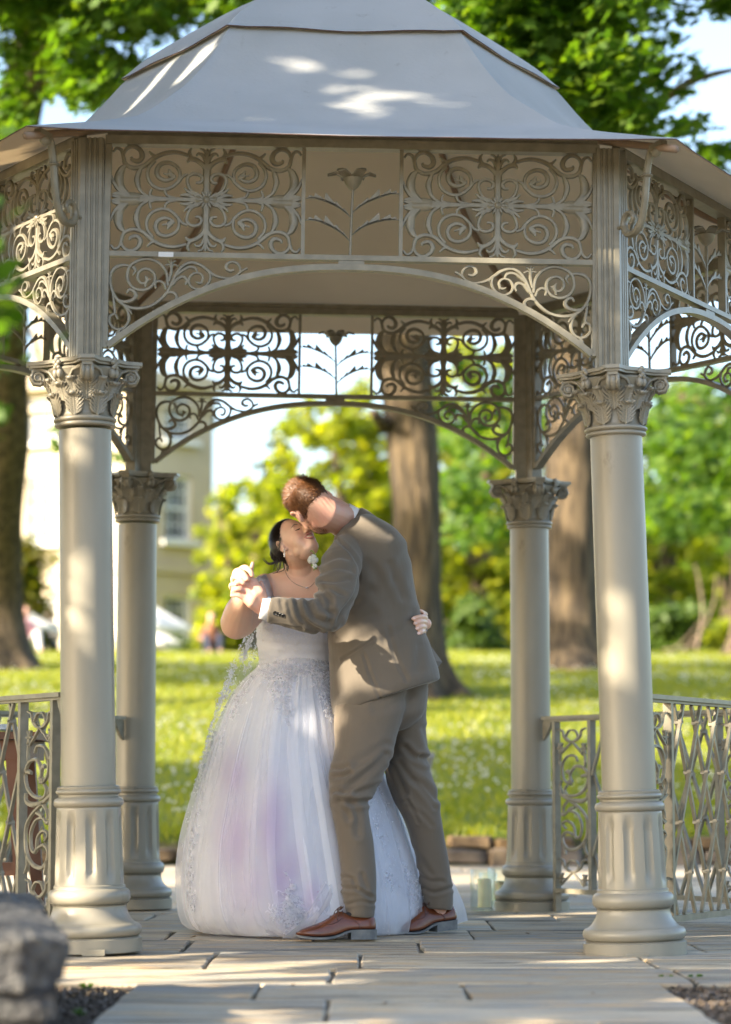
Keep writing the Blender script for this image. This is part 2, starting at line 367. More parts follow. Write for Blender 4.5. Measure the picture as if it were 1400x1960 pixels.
# weeds and fallen leaves
M_WEED = leaf_mat('weed_leaf', [(.05, .10, .02), (.08, .15, .03)], .3)
def rosette(x, y, n, r):
    m = MB(); 
    for k in range(n):
        a = rs.uniform(0, 6.28); t = rs.uniform(.3, 1); L = r * rs.uniform(.5, 1); w = L * .28
        d = Vector((math.cos(a), math.sin(a), 0)); sd = Vector((-d.y, d.x, 0)); up = Vector((0, 0, 1))
        b = Vector((0, 0, 0)); mid = d * L * .5 + up * L * t * .7; tip = d * L + up * L * t * .6
        m.add([b, mid + sd * w, tip, mid - sd * w], [(0, 1, 2), (0, 2, 3)])
    return m.build('weed', M_WEED, loc=(x, y, -.012))
for (px, py, lab) in ((165, 1885, 'small green weed in the left gravel nearest the slab edge'), (155, 1935, 'low green weed in the left gravel near the photo bottom'), (1275, 1868, 'green weed at the paving edge by the right gravel'), (1330, 1868, 'thin weed in the gravel right of the path')):
    Yw = .555 / math.tan(math.atan((py - 980) / FPX) - PITCH); q = P(px, py, Yw)
    tag(rosette(q.x, q.y, 14, .03), lab, 'weed')
LEAFL = ['dry brown leaf on the paving just left of the gown hem', 'curled dry leaf on the paving in front of the front right column', 'dry leaf lying by the foot of the back left column', 'dry leaf on the path below the two brown shoes, toward the right', 'tiny dry leaf by the toe of the front brown shoe', 'dry leaf lowest on the path near the photo bottom', 'dry leaf on the paving between the heel of the rear shoe and the right column', 'dry leaf on the path in front of the gown']
M_DRY = mat('dry_leaf', (.16, .10, .04), rough=.8)
for i, (px, py) in enumerate(((370, 1797), (1133, 1905), (312, 1752), (885, 1893), (640, 1802), (735, 1925), (1010, 1790), (560, 1890))):
    Yw = .555 / math.tan(math.atan((py - 980) / FPX) - PITCH); q = P(px, py, Yw); m = MB()
    a = rs.uniform(0, 6); u = Vector((math.cos(a), math.sin(a), 0)); w = Vector((-u.y, u.x, 0)); L = .013 if i else .018
    m.add([u * -L, w * L * .6 + Vector((0, 0, L * .5)), u * L + Vector((0, 0, L * .3)), w * -L * .6 + Vector((0, 0, L * .2)), Vector((0, 0, .002))], [(0, 4, 1), (1, 4, 2), (2, 4, 3), (3, 4, 0)])
    o = m.build('fallen_leaf', M_DRY, loc=(q.x, q.y, .004)); tag(o, LEAFL[i], 'leaf', 'fallen leaves on the paving')
# grass blades and daisies on the lawn in view
def in_view(n, y0, y1, rg, pad=1.15):
    Y = y0 + (y1 - y0) * rg.rand(n) ** 1.25; X = (rg.rand(n) * 2 - 1) * (Y * 700 / FPX * pad + .3); return X, Y
def blades(n, y0, y1, hgt, wid, name):
    rg = np.random.RandomState(5); X, Y = in_view(n, y0, y1, rg)
    Z = np.array([terrain_z(v) for v in Y]) + .05 * np.array([mnoise.noise(Vector((a * .5, b * .5, 0))) for a, b in zip(X, Y)])
    a = rg.rand(n) * 6.28; h = hgt * rg.uniform(.5, 1.3, n); w = wid * rg.uniform(.6, 1.3, n)
    dx, dy = np.cos(a), np.sin(a); ln = rg.uniform(-.6, .6, (n, 2)) * h[:, None]
    v0 = np.stack([X - dx * w, Y - dy * w, Z - .01], 1); v1 = np.stack([X + dx * w, Y + dy * w, Z - .01], 1); v2 = np.stack([X + ln[:, 0], Y + ln[:, 1], Z + h], 1)
    V = np.stack([v0, v1, v2], 1).reshape(-1, 3); F = np.arange(3 * n).reshape(-1, 3)
    return link(name, np_mesh(name, V, F, M_BLADE))
M_BLADE = leaf_mat('grass_blade', [(.12, .17, .008), (.20, .23, .010), (.29, .28, .016)], .4)
tag(blades(90000, 19.1, 52, .055, .014, 'grass'), 'short sunlit grass growing over the sloping lawn', 'grass', kind='stuff')
rg = np.random.RandomState(8); n = 2600; X, Y = in_view(n * 3, 19.6, 46, rg)
keep = np.array([mnoise.noise(Vector((a * .7, b * .35, 5))) + rg.uniform(-.25, .25) > .02 for a, b in zip(X, Y)]); X, Y = X[keep][:n], Y[keep][:n]
vs = []; fs = []
for a, b in zip(X, Y):
    z = terrain_z(b) + .05 * mnoise.noise(Vector((a * .5, b * .5, 0))) + rg.uniform(.05, .09); r_ = rg.uniform(.011, .019); k0 = len(vs); tz = rg.uniform(-.5, .5, 2)
    for k in range(7): t = 6.283 * k / 7; vs.append((a + r_ * math.cos(t), b + r_ * math.sin(t), z + r_ * (math.cos(t) * tz[0] - math.sin(t) * .75)))
    vs.append((a, b, z - .004)); fs += [(k0 + k, k0 + (k + 1) % 7, k0 + 7) for k in range(7)]
M_DAISY = mat('daisy_petal', (.85, .83, .78), rough=.6, trans=.3)
tag(link('daisies', np_mesh('daisies', vs, fs, M_DAISY)), 'tiny white daisies dotted over the lawn', 'daisies', kind='stuff')
# rocks
def rock(name, c, d, seed, m_, parent=None, rough=.16, sub=3):
    bm = bmesh.new(); bmesh.ops.create_cube(bm, size=1.0)
    bmesh.ops.bevel(bm, geom=bm.edges[:], offset=.12, segments=1, affect='EDGES')
    bmesh.ops.subdivide_edges(bm, edges=bm.edges[:], cuts=sub, use_grid_fill=True)
    for v in bm.verts:
        p = v.co.copy(); q = Vector((p.x * d[0], p.y * d[1], p.z * d[2])); f = 1 / max(min(d), .05)
        nn = mnoise.noise(q * f * .9 + Vector((seed * 3.7, 0, 0))) * rough + mnoise.noise(q * f * 2.5 + Vector((0, seed, 0))) * rough * .4 + mnoise.noise(q * f * 7 + Vector((0, seed, 3))) * rough * .14
        q += p.normalized() * nn * min(d); v.co = q
    me = bpy.data.meshes.new(name); bm.to_mesh(me); bm.free(); me.materials.append(m_)
    me.polygons.foreach_set('use_smooth', [True] * len(me.polygons)); me.set_sharp_from_angle(angle=R(38))
    return link(name, me, parent, c)
rw = empty('retaining_wall', (0, 19, 0)); tag(rw, 'low wall of rough brown stones holding up the edge of the lawn', 'wall')
k = 0
for row, (z, h) in enumerate(((.055, .12), (.155, .09))):
    x = -4.2 + row * .2
    while x < 4.2:
        w = rs.uniform(.25, .55)
        if row and rs.random() < .35: x += w; continue
        rock('stone', (x + w / 2, rs.uniform(-.05, .05) + row * .1, z + rs.uniform(-.015, .02)), (w * .96, .32, h * rs.uniform(.6, 1.3)), k, M_ROCK, rw, .25, 2); k += 1; x += w
sb = MB(); n = 60
for i in range(n + 1):
    x = -5 + 10 * i / n; j = .05 * mnoise.noise(Vector((x * 2, 0, 0)))
    sb.v += [(x, 19.06, .02), (x, 19.10 + j, .15 + j), (x, 19.4 + 2 * j, .225 + j), (x, 19.9 + 3 * j, .28)]
    if i: b_ = (i - 1) * 4; sb.f += [(b_ + q, b_ + q + 1, b_ + q + 5, b_ + q + 4) for q in range(3)]
sb.m = [0] * len(sb.f)
tag(sb.build('soil_bank', M_SOIL, smooth=True), kind='structure')
# foreground dry stone walls
def drywall(name, x0, x1, y0, y1, label, seed):
    root = empty(name, ((x0 + x1) / 2, (y0 + y1) / 2, 0)); tag(root, label, 'wall'); rr = random.Random(seed); c = root.location; s = seed
    z = -.05
    for h in (.085, .075, .07):
        y = y0
        while y < y1 - .02:
            w = rr.uniform(.12, .22)
            w = min(w, y1 - y)
            for xx in (x0 + .14, x1 - .14):
                s += 1
                rock('stone', (xx - c.x + rr.uniform(-.012, .012), y + w / 2 - c.y, z + h / 2), (.28, w * .97, h * .97), s, M_GREYROCK, root, .3, 3)
            y += w
        z += h
    y = y0 - .01
    while y < y1 - .02:
        w = min(rr.uniform(.45, .7), y1 + .02 - y)
        if y1 - (y + w) < .2: w = y1 + .02 - y
        s += 1
        rock('coping_stone', ((x0 + x1) / 2 - c.x, y + w / 2 - c.y, z + .04), (x1 - x0 + .07, w * .99, .115), s, M_GREYROCK, root, .24, 6); y += w
    return root
w_ = drywall('stone_wall', -1.36, -.60, 5.0, 7.2, 'low grey lichen covered dry stone wall left of the path', 11)
w_.rotation_euler.z = R(9.3); _c = Vector((-.60, 5.0, 0)) - w_.location; w_.location = Vector((-.60, 5.0, 0)) - Matrix.Rotation(R(9.3), 3, 'Z') @ _c
drywall('stone_wall', .87, 1.5, 5.0, 5.8, 'low dry stone wall at the right edge beside the path', 40)
# ================================================================== GAZEBO
GS = 1.83; GTH = R(1.7); GC = Vector((-.101, 10.385, 0))
def gl(x, y, z=0.0):
    "gazebo local -> world, with the slight fall of the old structure towards the right"
    return Vector((GC.x + x * math.cos(GTH) - y * math.sin(GTH), GC.y + x * math.sin(GTH) + y * math.cos(GTH), z - .0135 * x))
gaz = empty('gazebo', (GC.x, GC.y, 0)); tag(gaz, 'cream painted cast iron gazebo with pale canvas roof standing over the couple', 'gazebo')
def gpar(o, parent=None):
    "parent keeping world placement (root has no rotation)"
    o.parent = parent or gaz
    if o.parent is gaz: o.location = o.location - gaz.location
    return o
# corners in order: front-left, front-right, right, back-right, back-left, left
hexc = [(-.5, -.866), (.5, -.866), (1, 0), (.5, .866), (-.5, .866), (-1, 0)]
# ---- column meshes
def torus_prof(z0, z1, r, b, n=7):
    "bulge between z0..z1 from radius r outward by b"
    return [(r + b * math.sin(math.pi * i / (n - 1)), z0 + (z1 - z0) * (0.5 - 0.5 * math.cos(math.pi * i / (n - 1)))) for i in range(n)]
def ped_profile():
    pr = [(.168, 0), (.175, .004), (.175, .047), (.166, .052)] + torus_prof(.054, .096, .158, .017) + [(.154, .098), (.143, .108), (.131, .125), (.124, .148), (.124, .156), (.129, .159)]
    pr += torus_prof(.161, .213, .122, .017) + [(.121, .217), (.121, .223), (.1165, .226)]
    pr += [(.1165 - .008 * i / 12, .226 + .252 * i / 12) for i in range(1, 13)]
    pr += [(.108, .484)] + torus_prof(.486, .517, .106, .013) + [(.101, .520), (.101, .527), (.108, .529)] + torus_prof(.530, .545, .105, .006, 5) + [(.106, .547), (.106, .553), (.097, .558)]
    return pr
def flute(r, z, a):
    if .226 < z < .479:
        k = (a / (2 * math.pi) * 10) % 1.0 - .5
        zt = min(1, max(0, (z - .245) / .02)) * min(1, max(0, (.462 - z) / .02))
        w = .21
        if abs(k) < w: return r - .011 * zt * math.sqrt(1 - (k / w) ** 2)
    return r
ped = MB(); ped.lathe(ped_profile(), 120, fn=flute); ped_me = ped.mesh('pedestal', M_COLUMN, True, 50)
# lug between the rings, foot lug on floor
sh = MB(); sh.lathe([(.0925, .555), (.0915, 1.0), (.0905, 1.4), (.0895, 1.770)], 48); shaft_me = sh.mesh('shaft', M_COLUMN, True, 50)
def capital():
    m = MB()
    m.lathe([(.09, 0)] + torus_prof(.001, .016, .097, .008, 5) + torus_prof(.017, .034, .098, .011, 6) + [(.094, .036), (.093, .05), (.094, .08), (.098, .11), (.106, .14), (.120, .170), (.135, .192), (.13, .2)], 64)
    # abacus with concave sides
    for (z0, z1, rc, rm) in ((.205, .213, .188, .128), (.2135, .226, .198, .137)):
        poly = []
        for q in range(4):
            a0 = q * math.pi / 2; ca, sa = math.cos(a0), math.sin(a0)
            poly += [(rc * ca + .024 * sa, rc * sa - .024 * ca), (rc * ca - .024 * sa, rc * sa + .024 * ca)]
            for t in (.2, .35, .5, .65, .8):
                a = a0 + t * math.pi / 2; rr = rm / math.cos((t - .5) * 1.0) * (1 + .10 * abs(t - .5) * 2); poly.append((rr * math.cos(a), rr * math.sin(a)))
        n = len(poly)
        m.add([(x, y_, z0) for x, y_ in poly] + [(x, y_, z1) for x, y_ in poly], [tuple(reversed(range(n))), tuple(range(n, 2 * n))] + [(i, (i + 1) % n, (i + 1) % n + n, i + n) for i in range(n)])
    # volutes at the corners: two spiral discs and a bridging roll
    for q in range(4):
        a0 = q * math.pi / 2; u = Vector((math.cos(a0), math.sin(a0), 0)); w = Vector((-u.y, u.x, 0))
        for sgn in (-1, 1):
            pts = []
            fan = (u * .9 + w * sgn * .45).normalized()   # face plane direction of this scroll
            c = u * .158 + w * sgn * .015 + Vector((0, 0, .172))
            pts.append(u * .10 + w * sgn * .062 + Vector((0, 0, .150))); pts.append(u * .122 + w * sgn * .045 + Vector((0, 0, .186)))
            for k in range(15):
                t = k / 14; ang = math.pi * .62 - t * 4.2 * math.pi; r_ = .030 * (1 - .86 * t)
                pts.append(c + u * math.cos(ang) * r_ + Vector((0, 0, math.sin(ang) * r_)) + w * sgn * .003 * t)
            m.tube(pts, [.004, .006] + [.0075 * (1 - .45 * k / 14) for k in range(15)], 6)
        # roll between scrolls
        pts = []
        m.ell(u * .158 + Vector((0, 0, .172)), (.029, .019, .029), Matrix((u, w, Vector((0, 0, 1)))).transposed(), 14, 10)
        m.box(u * .166 + Vector((0, 0, .201)), (.03, .036, .014), Matrix((u, w, Vector((0, 0, 1)))).transposed())
        # fleuron on each side
        am = a0 + math.pi / 4; u2 = Vector((math.cos(am), math.sin(am), 0)); w2 = Vector((-u2.y, u2.x, 0))
        for (dz, sx, rr) in ((.222, 0, .010), (.213, -.009, .009), (.213, .009, .009), (.203, 0, .010), (.195, -.008, .008), (.195, .008, .008)):
            m.ell(u2 * .139 + w2 * sx + Vector((0, 0, dz)), (rr, rr, rr), None, 8, 6)
        for sgn in (-1, 1):
            m.ell(u2 * .133 + w2 * .009 * sgn + Vector((0, 0, .176)), (.014, .011, .018), Matrix((u2, w2, Vector((0, 0, 1)))).transposed(), 10, 8)
        m.ell(u2 * .118 + Vector((0, 0, .140)), (.016, .018, .010), Matrix((u2, w2, Vector((0, 0, 1)))).transposed(), 10, 8)
    # acanthus leaves
    def leaf(am, z0, z1, r0, r1, wd, curl):
        u = Vector((math.cos(am), math.sin(am), 0)); w = Vector((-u.y, u.x, 0)); Z = Vector((0, 0, 1))
        def spine(t):
            if t < .85: return u * (r0 + (r1 - r0) * t ** 1.8) + Z * (z0 + (z1 - z0) * t)
            s_ = (t - .85) / .15; return u * (r0 + (r1 - r0) * .85 ** 1.8 + curl * s_) + Z * (z0 + (z1 - z0) * (.85 + .12 * math.sin(s_ * 2.4)) - .004 * s_)
        m.tube([spine(t) + u * .004 for t in np.linspace(0, 1, 8)], [.0045] * 6 + [.005, .004], 6)
        for sgn in (-1, 1):
            for j, t0 in enumerate(np.linspace(.05, .8, 6)):
                L = wd * (.75 + .4 * math.sin(math.pi * (t0 + .15))); a = spine(t0); b = spine(min(1, t0 + .22))
                tip = b + w * sgn * L + u * .004; mid = a.lerp(b, .45) + w * sgn * L * .62 + u * .005
                m.tube([a + u * .002, mid, tip + Z * .004], [.0035, .0055, .0022], 5)
                m.tube([a.lerp(b, .3) + u * .003, a.lerp(b, .6) + w * sgn * L * .4 + u * .006, b + w * sgn * L * .62 + u * .005 + Z * .006], [.0028, .0042, .002], 5)
        m.ell(spine(1), (.009, .012, .007), Matrix((u, w, Z)).transposed(), 8, 6)
    for k in range(8): leaf(k * math.pi / 4 + math.pi / 8, .034, .118, .097, .118, .030, .014)
    for k in range(4): leaf(k * math.pi / 2 + math.pi / 4, .085, .150, .102, .130, .030, .014)
    for k in range(4):
        leaf(k * math.pi / 2, .085, .168, .102, .146, .032, .012)
        for sgn in (-1, 1): leaf(k * math.pi / 2 + .42 * sgn, .11, .165, .108, .140, .016, .008)
    return m.mesh('capital', M_COLUMN, True, 60)
cap_me = capital()
# posts above capitals: fluted angle post following the hexagon corner
def post_mesh():
    poly = []
    d1 = Vector((math.cos(R(30)), math.sin(R(30)))); d2 = Vector((-math.cos(R(30)), math.sin(R(30))))   # along the two faces, away from an outer corner pointing -y
    n1 = Vector((math.sin(R(30)), -math.cos(R(30)))); n2 = Vector((-math.sin(R(30)), -math.cos(R(30))))
    o = Vector((0, -.04)); W = .082
    prof = [(0, 0), (.018, 0), (.020, -.005), (.026, -.005), (.028, .0), (.036, 0), (.038, -.006), (.044, -.006), (.046, 0), (.054, 0), (.056, -.005), (.062, -.005), (.064, 0), (.076, 0), (.078, -.008), (W, -.008)]
    side1 = [o + d1 * a + n1 * b for a, b in prof]; side2 = [o + d2 * a + n2 * b for a, b in prof]
    back1 = side1[-1] - n1 * .05; back2 = side2[-1] - n2 * .05
    pts = list(reversed(side2)) + side1[1:] + [back1, Vector((0, .03)), back2]
    m = MB(); n = len(pts)
    m.add([(p.x, p.y, 0) for p in pts] + [(p.x, p.y, .79) for p in pts], [tuple(reversed(range(n))), tuple(range(n, 2 * n))] + [(i, (i + 1) % n, (i + 1) % n + n, i + n) for i in range(n)])
    return m.mesh('post', M_IRON)
post_me = post_mesh()
top_z = 2.0
base_fix = {0: (-.927, 8.776), 1: (.913, 8.83)}
cap_rot = {0: R(-90 + 9), 1: R(-90 - 7), 2: R(-60), 3: R(-90 + 12), 4: R(-90 - 14), 5: R(-120)}
bolt_me = None
post_pos = []
for i, (hx, hy) in enumerate(hexc):
    t = gl(hx * GS, hy * GS, top_z); z0 = -.0135 * hx * GS * .6
    b = Vector((t.x, t.y, z0))
    if i in base_fix: b = Vector((base_fix[i][0], base_fix[i][1], z0))
    col = empty('column', b); col.parent = gaz; col.location = b - gaz.location
    ax = (t - b); h = ax.length; q = Vector((0, 0, 1)).rotation_difference(ax.normalized()); col.rotation_mode = 'QUATERNION'; col.rotation_quaternion = q
    p_ = link('pedestal', ped_me, col); p_.rotation_euler = (0, 0, R(i * 17 + 9))
    link('shaft', shaft_me, col)
    cp = link('capital', cap_me, col); cp.location = (0, 0, h - .226); cp.rotation_euler = (0, 0, cap_rot[i])
    ang = math.atan2(hy, hx)
    po = link('post', post_me, gaz); po.location = Vector((t.x, t.y, t.z - .002)) - gaz.location; po.rotation_euler = (0, 0, GTH + ang + R(90))
    post_pos.append(t)
    if i < 2:
        # foot lug under the pedestal
        fl = MB(); fl.box((.03 if i == 0 else -.01, -.172, .008), (.075, .02, .02)); fl.build('foot_lug', M_COLUMN, col)
# ---- scroll work patterns
def norm_pts(pts, cx, cy, k): return [((x - cx) * k, (cy - y) * k) for x, y in pts]
def scroll_panel():
    m = MB(); KX = .325 / 618; KY = .183 / 345; cx, cy = 668, 410
    st = [([(55, 105), (78, 80), (108, 92), (124, 135), (135, 178), (170, 203), (215, 208), (262, 192), (300, 162), (340, 130), (400, 106), (470, 100), (545, 118)], [12, 16, 20, 22, 24, 22, 18]),
          ([(138, 180), (122, 130), (142, 85), (188, 68), (232, 92), (246, 135), (222, 164), (182, 155), (176, 138)], [14, 18, 20, 26, 22, 12]),
          ([(345, 130), (318, 124), (290, 98)], [16, 16, 6]),
          ([(170, 398), (112, 340), (98, 275), (115, 220), (142, 192)], [26, 40, 44, 34, 14]),
          ([(300, 402), (240, 360), (216, 290), (226, 240), (246, 200)], [14, 18, 30, 26, 10]),
          ([(330, 158), (292, 205), (284, 262), (312, 316), (372, 345), (432, 336), (482, 296), (512, 258), (548, 243)], [16, 18, 18, 18, 14]),
          ([(486, 290), (493, 240), (472, 196), (420, 170), (368, 180), (343, 222), (354, 264), (396, 286), (440, 276), (458, 250)], [14, 18, 22, 24, 20, 16]),
          ([(462, 270), (436, 250), (420, 214)], [14, 34, 6]), ([(436, 250), (405, 245), (385, 240)], [16, 10, 5]),
          ([(612, 380), (566, 348), (544, 300), (546, 262), (578, 240), (620, 246), (640, 272), (626, 296), (598, 298)], [14, 16, 18, 18, 20, 12]),
          ([(668, 410), (668, 330), (668, 220), (668, 120)], [52, 34, 40, 30]), ([(668, 170), (668, 110), (668, 74)], [30, 28, 5]),
          ([(660, 215), (640, 180), (600, 150), (560, 142), (538, 166)], [20, 24, 24, 26, 6]),
          ([(600, 150), (562, 128), (552, 95), (566, 72)], [16, 20, 16, 8]),
          ([(662, 170), (640, 118), (612, 106), (596, 122)], [14, 18, 14, 8]), ([(664, 130), (648, 86), (618, 74)], [12, 14, 6]),
          ([(668, 408), (560, 408), (440, 406), (300, 404), (200, 400), (120, 398), (54, 396)], [60, 26, 16, 26, 48, 46, 6]),
          ([(170, 395), (110, 362), (68, 312), (50, 262)], [24, 24, 18, 6]), ([(150, 395), (100, 378), (56, 384)], [26, 26, 8]),
          ([(335, 400), (302, 384), (312, 344)], [12, 16, 12]), ([(480, 402), (420, 390), (400, 362), (406, 340)], [10, 14, 16, 10]),
          ([(600, 405), (545, 380), (498, 384)], [18, 24, 8]), ([(620, 385), (560, 365), (524, 335)], [18, 22, 6]), ([(560, 345), (590, 378), (600, 395)], [10, 14, 12]),
          ([(640, 395), (610, 372), (590, 368)], [22, 16, 6])]
    for pts, w in st:
        for sx in (1, -1):
            for sz in (1, -1):
                q = [((x - cx) * KX * sx, (cy - y) * KY * sz) for x, y in pts]
                m.stroke(q, [max(a, 9) * 1.42 * KX for a in w], .011, y=rs.uniform(-.0008, .0008))
    for k in range(12):
        a = k * math.pi / 6; m.stroke([(.008 * math.cos(a), .008 * math.sin(a)), (.033 * math.cos(a), .033 * math.sin(a))], [.008, .012, .003], .014, y=-.002)
    m.ell((0, -.006, 0), (.014, .008, .014), None, 10, 8)
    return m.mesh('scroll_panel', M_IRON, True, 50)
def spandrel():
    "origin at the top inner corner of the frame, x to the centre of the bay, z down negative"
    m = MB(); K = 1 / 4.375 / 552.0; cx, cy = 45, 92
    st = [([(570, 290), (535, 372), (480, 440), (400, 500), (300, 525), (200, 512), (120, 458), (72, 380), (52, 290), (64, 220), (104, 176), (165, 160), (232, 170)], [22, 26, 26, 26, 24, 24, 30, 14]),
          ([(535, 330), (526, 235), (490, 168), (430, 122), (360, 104), (288, 118), (222, 160), (196, 222), (202, 292), (242, 348), (312, 370), (382, 350), (420, 300), (422, 238), (384, 198), (332, 190), (288, 220), (281, 268), (308, 308), (352, 312)], [24, 24, 24, 24, 24, 24, 22, 20]),
          ([(352, 312), (360, 280), (345, 248)], [16, 34, 8]), ([(360, 290), (395, 272)], [20, 14, 6]), ([(350, 300), (345, 345)], [22, 18, 10]),
          ([(240, 175), (262, 205), (240, 245)], [30, 24, 8]),
          ([(120, 460), (182, 472), (240, 455), (268, 418), (250, 380), (214, 368), (192, 396)], [22, 28, 30, 30, 26, 16]),
          ([(172, 500), (208, 560), (216, 622), (190, 680), (140, 706), (86, 690), (52, 642), (62, 592), (100, 580), (124, 618)], [20, 22, 24, 24, 22, 22, 16]),
          ([(78, 400), (92, 500), (98, 562), (80, 590)], [14, 20, 18, 10]), ([(170, 500), (215, 540), (240, 575)], [20, 22, 10]),
          ([(150, 700), (130, 730), (118, 775)], [18, 34, 26]),
          ([(545, 290), (560, 200), (560, 100)], [20, 24, 12]), ([(560, 190), (548, 150), (508, 155)], [12, 18, 10]), ([(560, 190), (578, 148), (618, 160)], [12, 18, 10]), ([(560, 145), (540, 120), (528, 112)], [12, 12, 6]), ([(560, 145), (585, 120), (600, 118)], [12, 12, 6]),
          ([(556, 335), (600, 232), (650, 162), (722, 128), (800, 146), (862, 190), (905, 222), (962, 246), (1040, 256), (1102, 234), (1138, 190), (1120, 138), (1075, 114), (1030, 130), (1016, 166), (1050, 192), (1085, 184)], [26, 28, 26, 24, 20, 18, 20, 22, 26, 20]),
          ([(872, 190), (888, 242), (872, 300), (822, 346), (768, 352), (720, 322), (708, 270), (738, 226), (790, 216), (824, 248), (812, 300)], [20, 20, 20, 20, 18, 20]),
          ([(812, 300), (790, 300), (765, 290)], [18, 22, 6]), ([(880, 200), (905, 225), (910, 245)], [24, 18, 6]),
          ([(570, 322), (612, 270), (662, 250), (694, 282), (678, 318)], [24, 26, 26, 28, 16]),
          ([(520, 392), (570, 384), (608, 412), (602, 458)], [22, 26, 24, 26]),
          ([(436, 352), (426, 312), (460, 290), (502, 312), (520, 360)], [16, 22, 22, 22, 20]),
          ([(600, 240), (690, 172), (755, 172), (778, 208)], [20, 24, 24, 14]), ([(1105, 236), (1152, 190), (1196, 166)], [14, 18, 20])]
    for pts, w in st: m.stroke([((x - cx) * K, (cy - y) * K) for x, y in pts], [a * 1.25 * K for a in w], .011, y=rs.uniform(-.0008, .0008), seg=4)
    return m.mesh('spandrel_scroll', M_IRON, True, 50)
def flower():
    "stem, four saw-edged leaves and a lily head; origin at the bottom of the stem"
    m = MB(); K = 1 / 7.78 / 403.0; cx, cy = 605, 1300
    f = lambda p: [((x - cx) * K, (cy - y) * K) for x, y in p]
    m.stroke(f([(598, 1300), (605, 1000), (612, 750), (618, 560)]), [32 * K, 30 * K, 28 * K], .012)
    br = [[(620, 805), (740, 712), (900, 632), (1040, 592), (1158, 588)], [(616, 1060), (740, 965), (900, 900), (1040, 880), (1158, 884)],
          [(600, 862), (480, 762), (330, 688), (200, 656), (70, 662)], [(595, 1130), (480, 1025), (330, 940), (200, 902), (70, 908)]]
    for i, b in enumerate(br):
        m.stroke(f(b), [14 * K, 20 * K, 26 * K, 18 * K, 12 * K], .008)
        s = 1 if i < 2 else -1
        for t, hh in ((.18, 34), (.34, 52), (.5, 92), (.74, 58), (.86, 30)):
            q = spline([Vector((a[0], a[1], 0)) for a in b], 8); n = len(q); j = int(t * (n - 1)); a, c = q[j], q[max(0, j - 7)]
            tip = a + Vector((6 * s, -hh, 0)); tip2 = a + Vector((18 * s, -hh * .35, 0))
            m.prism(f([(c.x, c.y), (a.x, a.y + 8), (tip2.x, tip2.y), (tip.x, tip.y)]) if s > 0 else f([(c.x, c.y), (tip.x, tip.y), (tip2.x, tip2.y), (a.x, a.y + 8)]), -.004, .003)
    # cup
    m.lathe([(.004, 0), (.018, .012), (.028, .026), (.033, .040), (.034, .046), (.026, .046), (.004, .03)], 16, (618 * K - cx * K, 0, (cy - 570) * K))
    c0 = Vector(((618 - cx) * K, 0, (cy - 470) * K))
    for a in (0.15, 1.1, 2.0, 3.0, 4.0, 5.2):
        d = Vector((math.cos(a), math.sin(a), 0)); w = Vector((-d.y, d.x, 0)); Z = Vector((0, 0, 1))
        sc_ = .85 + .2 * rs.random()
        sp = [(0.012, 0, .013), (.034, .022, .020), (.060, .034, .019), (.088 * sc_, .026, .003)]
        vs = []
        for (r_, z, hw) in sp: vs += [c0 + d * r_ + Z * z - w * hw, c0 + d * r_ + Z * (z + .006), c0 + d * r_ + Z * z + w * hw]
        nv = len(vs); vs2 = [v - Z * .004 for v in vs]; fs = []
        for j in range(3):
            for k in (0, 1): fs.append((j * 3 + k, j * 3 + k + 1, j * 3 + k + 4, j * 3 + k + 3)); fs.append((nv + j * 3 + k, nv + j * 3 + k + 3, nv + j * 3 + k + 4, nv + j * 3 + k + 1))
            fs.append((j * 3, j * 3 + 3, nv + j * 3 + 3, nv + j * 3)); fs.append((j * 3 + 2, nv + j * 3 + 2, nv + j * 3 + 5, j * 3 + 5))
        fs.append((0, nv, nv + 1, 1)); fs.append((1, nv + 1, nv + 2, 2))
        m.add(vs + vs2, fs)
    m.ell(c0 + Vector((0, 0, .012)), (.012, .012, .02), None, 8, 6)
    return m.mesh('iron_flower', M_IRON, True, 40)
panel_me, span_me, flower_me = scroll_panel(), spandrel(), flower()
me_f = span_me.copy(); me_f.transform(Matrix.Scale(-1, 4, (1, 0, 0))); me_f.flip_normals(); span_me_r = me_f
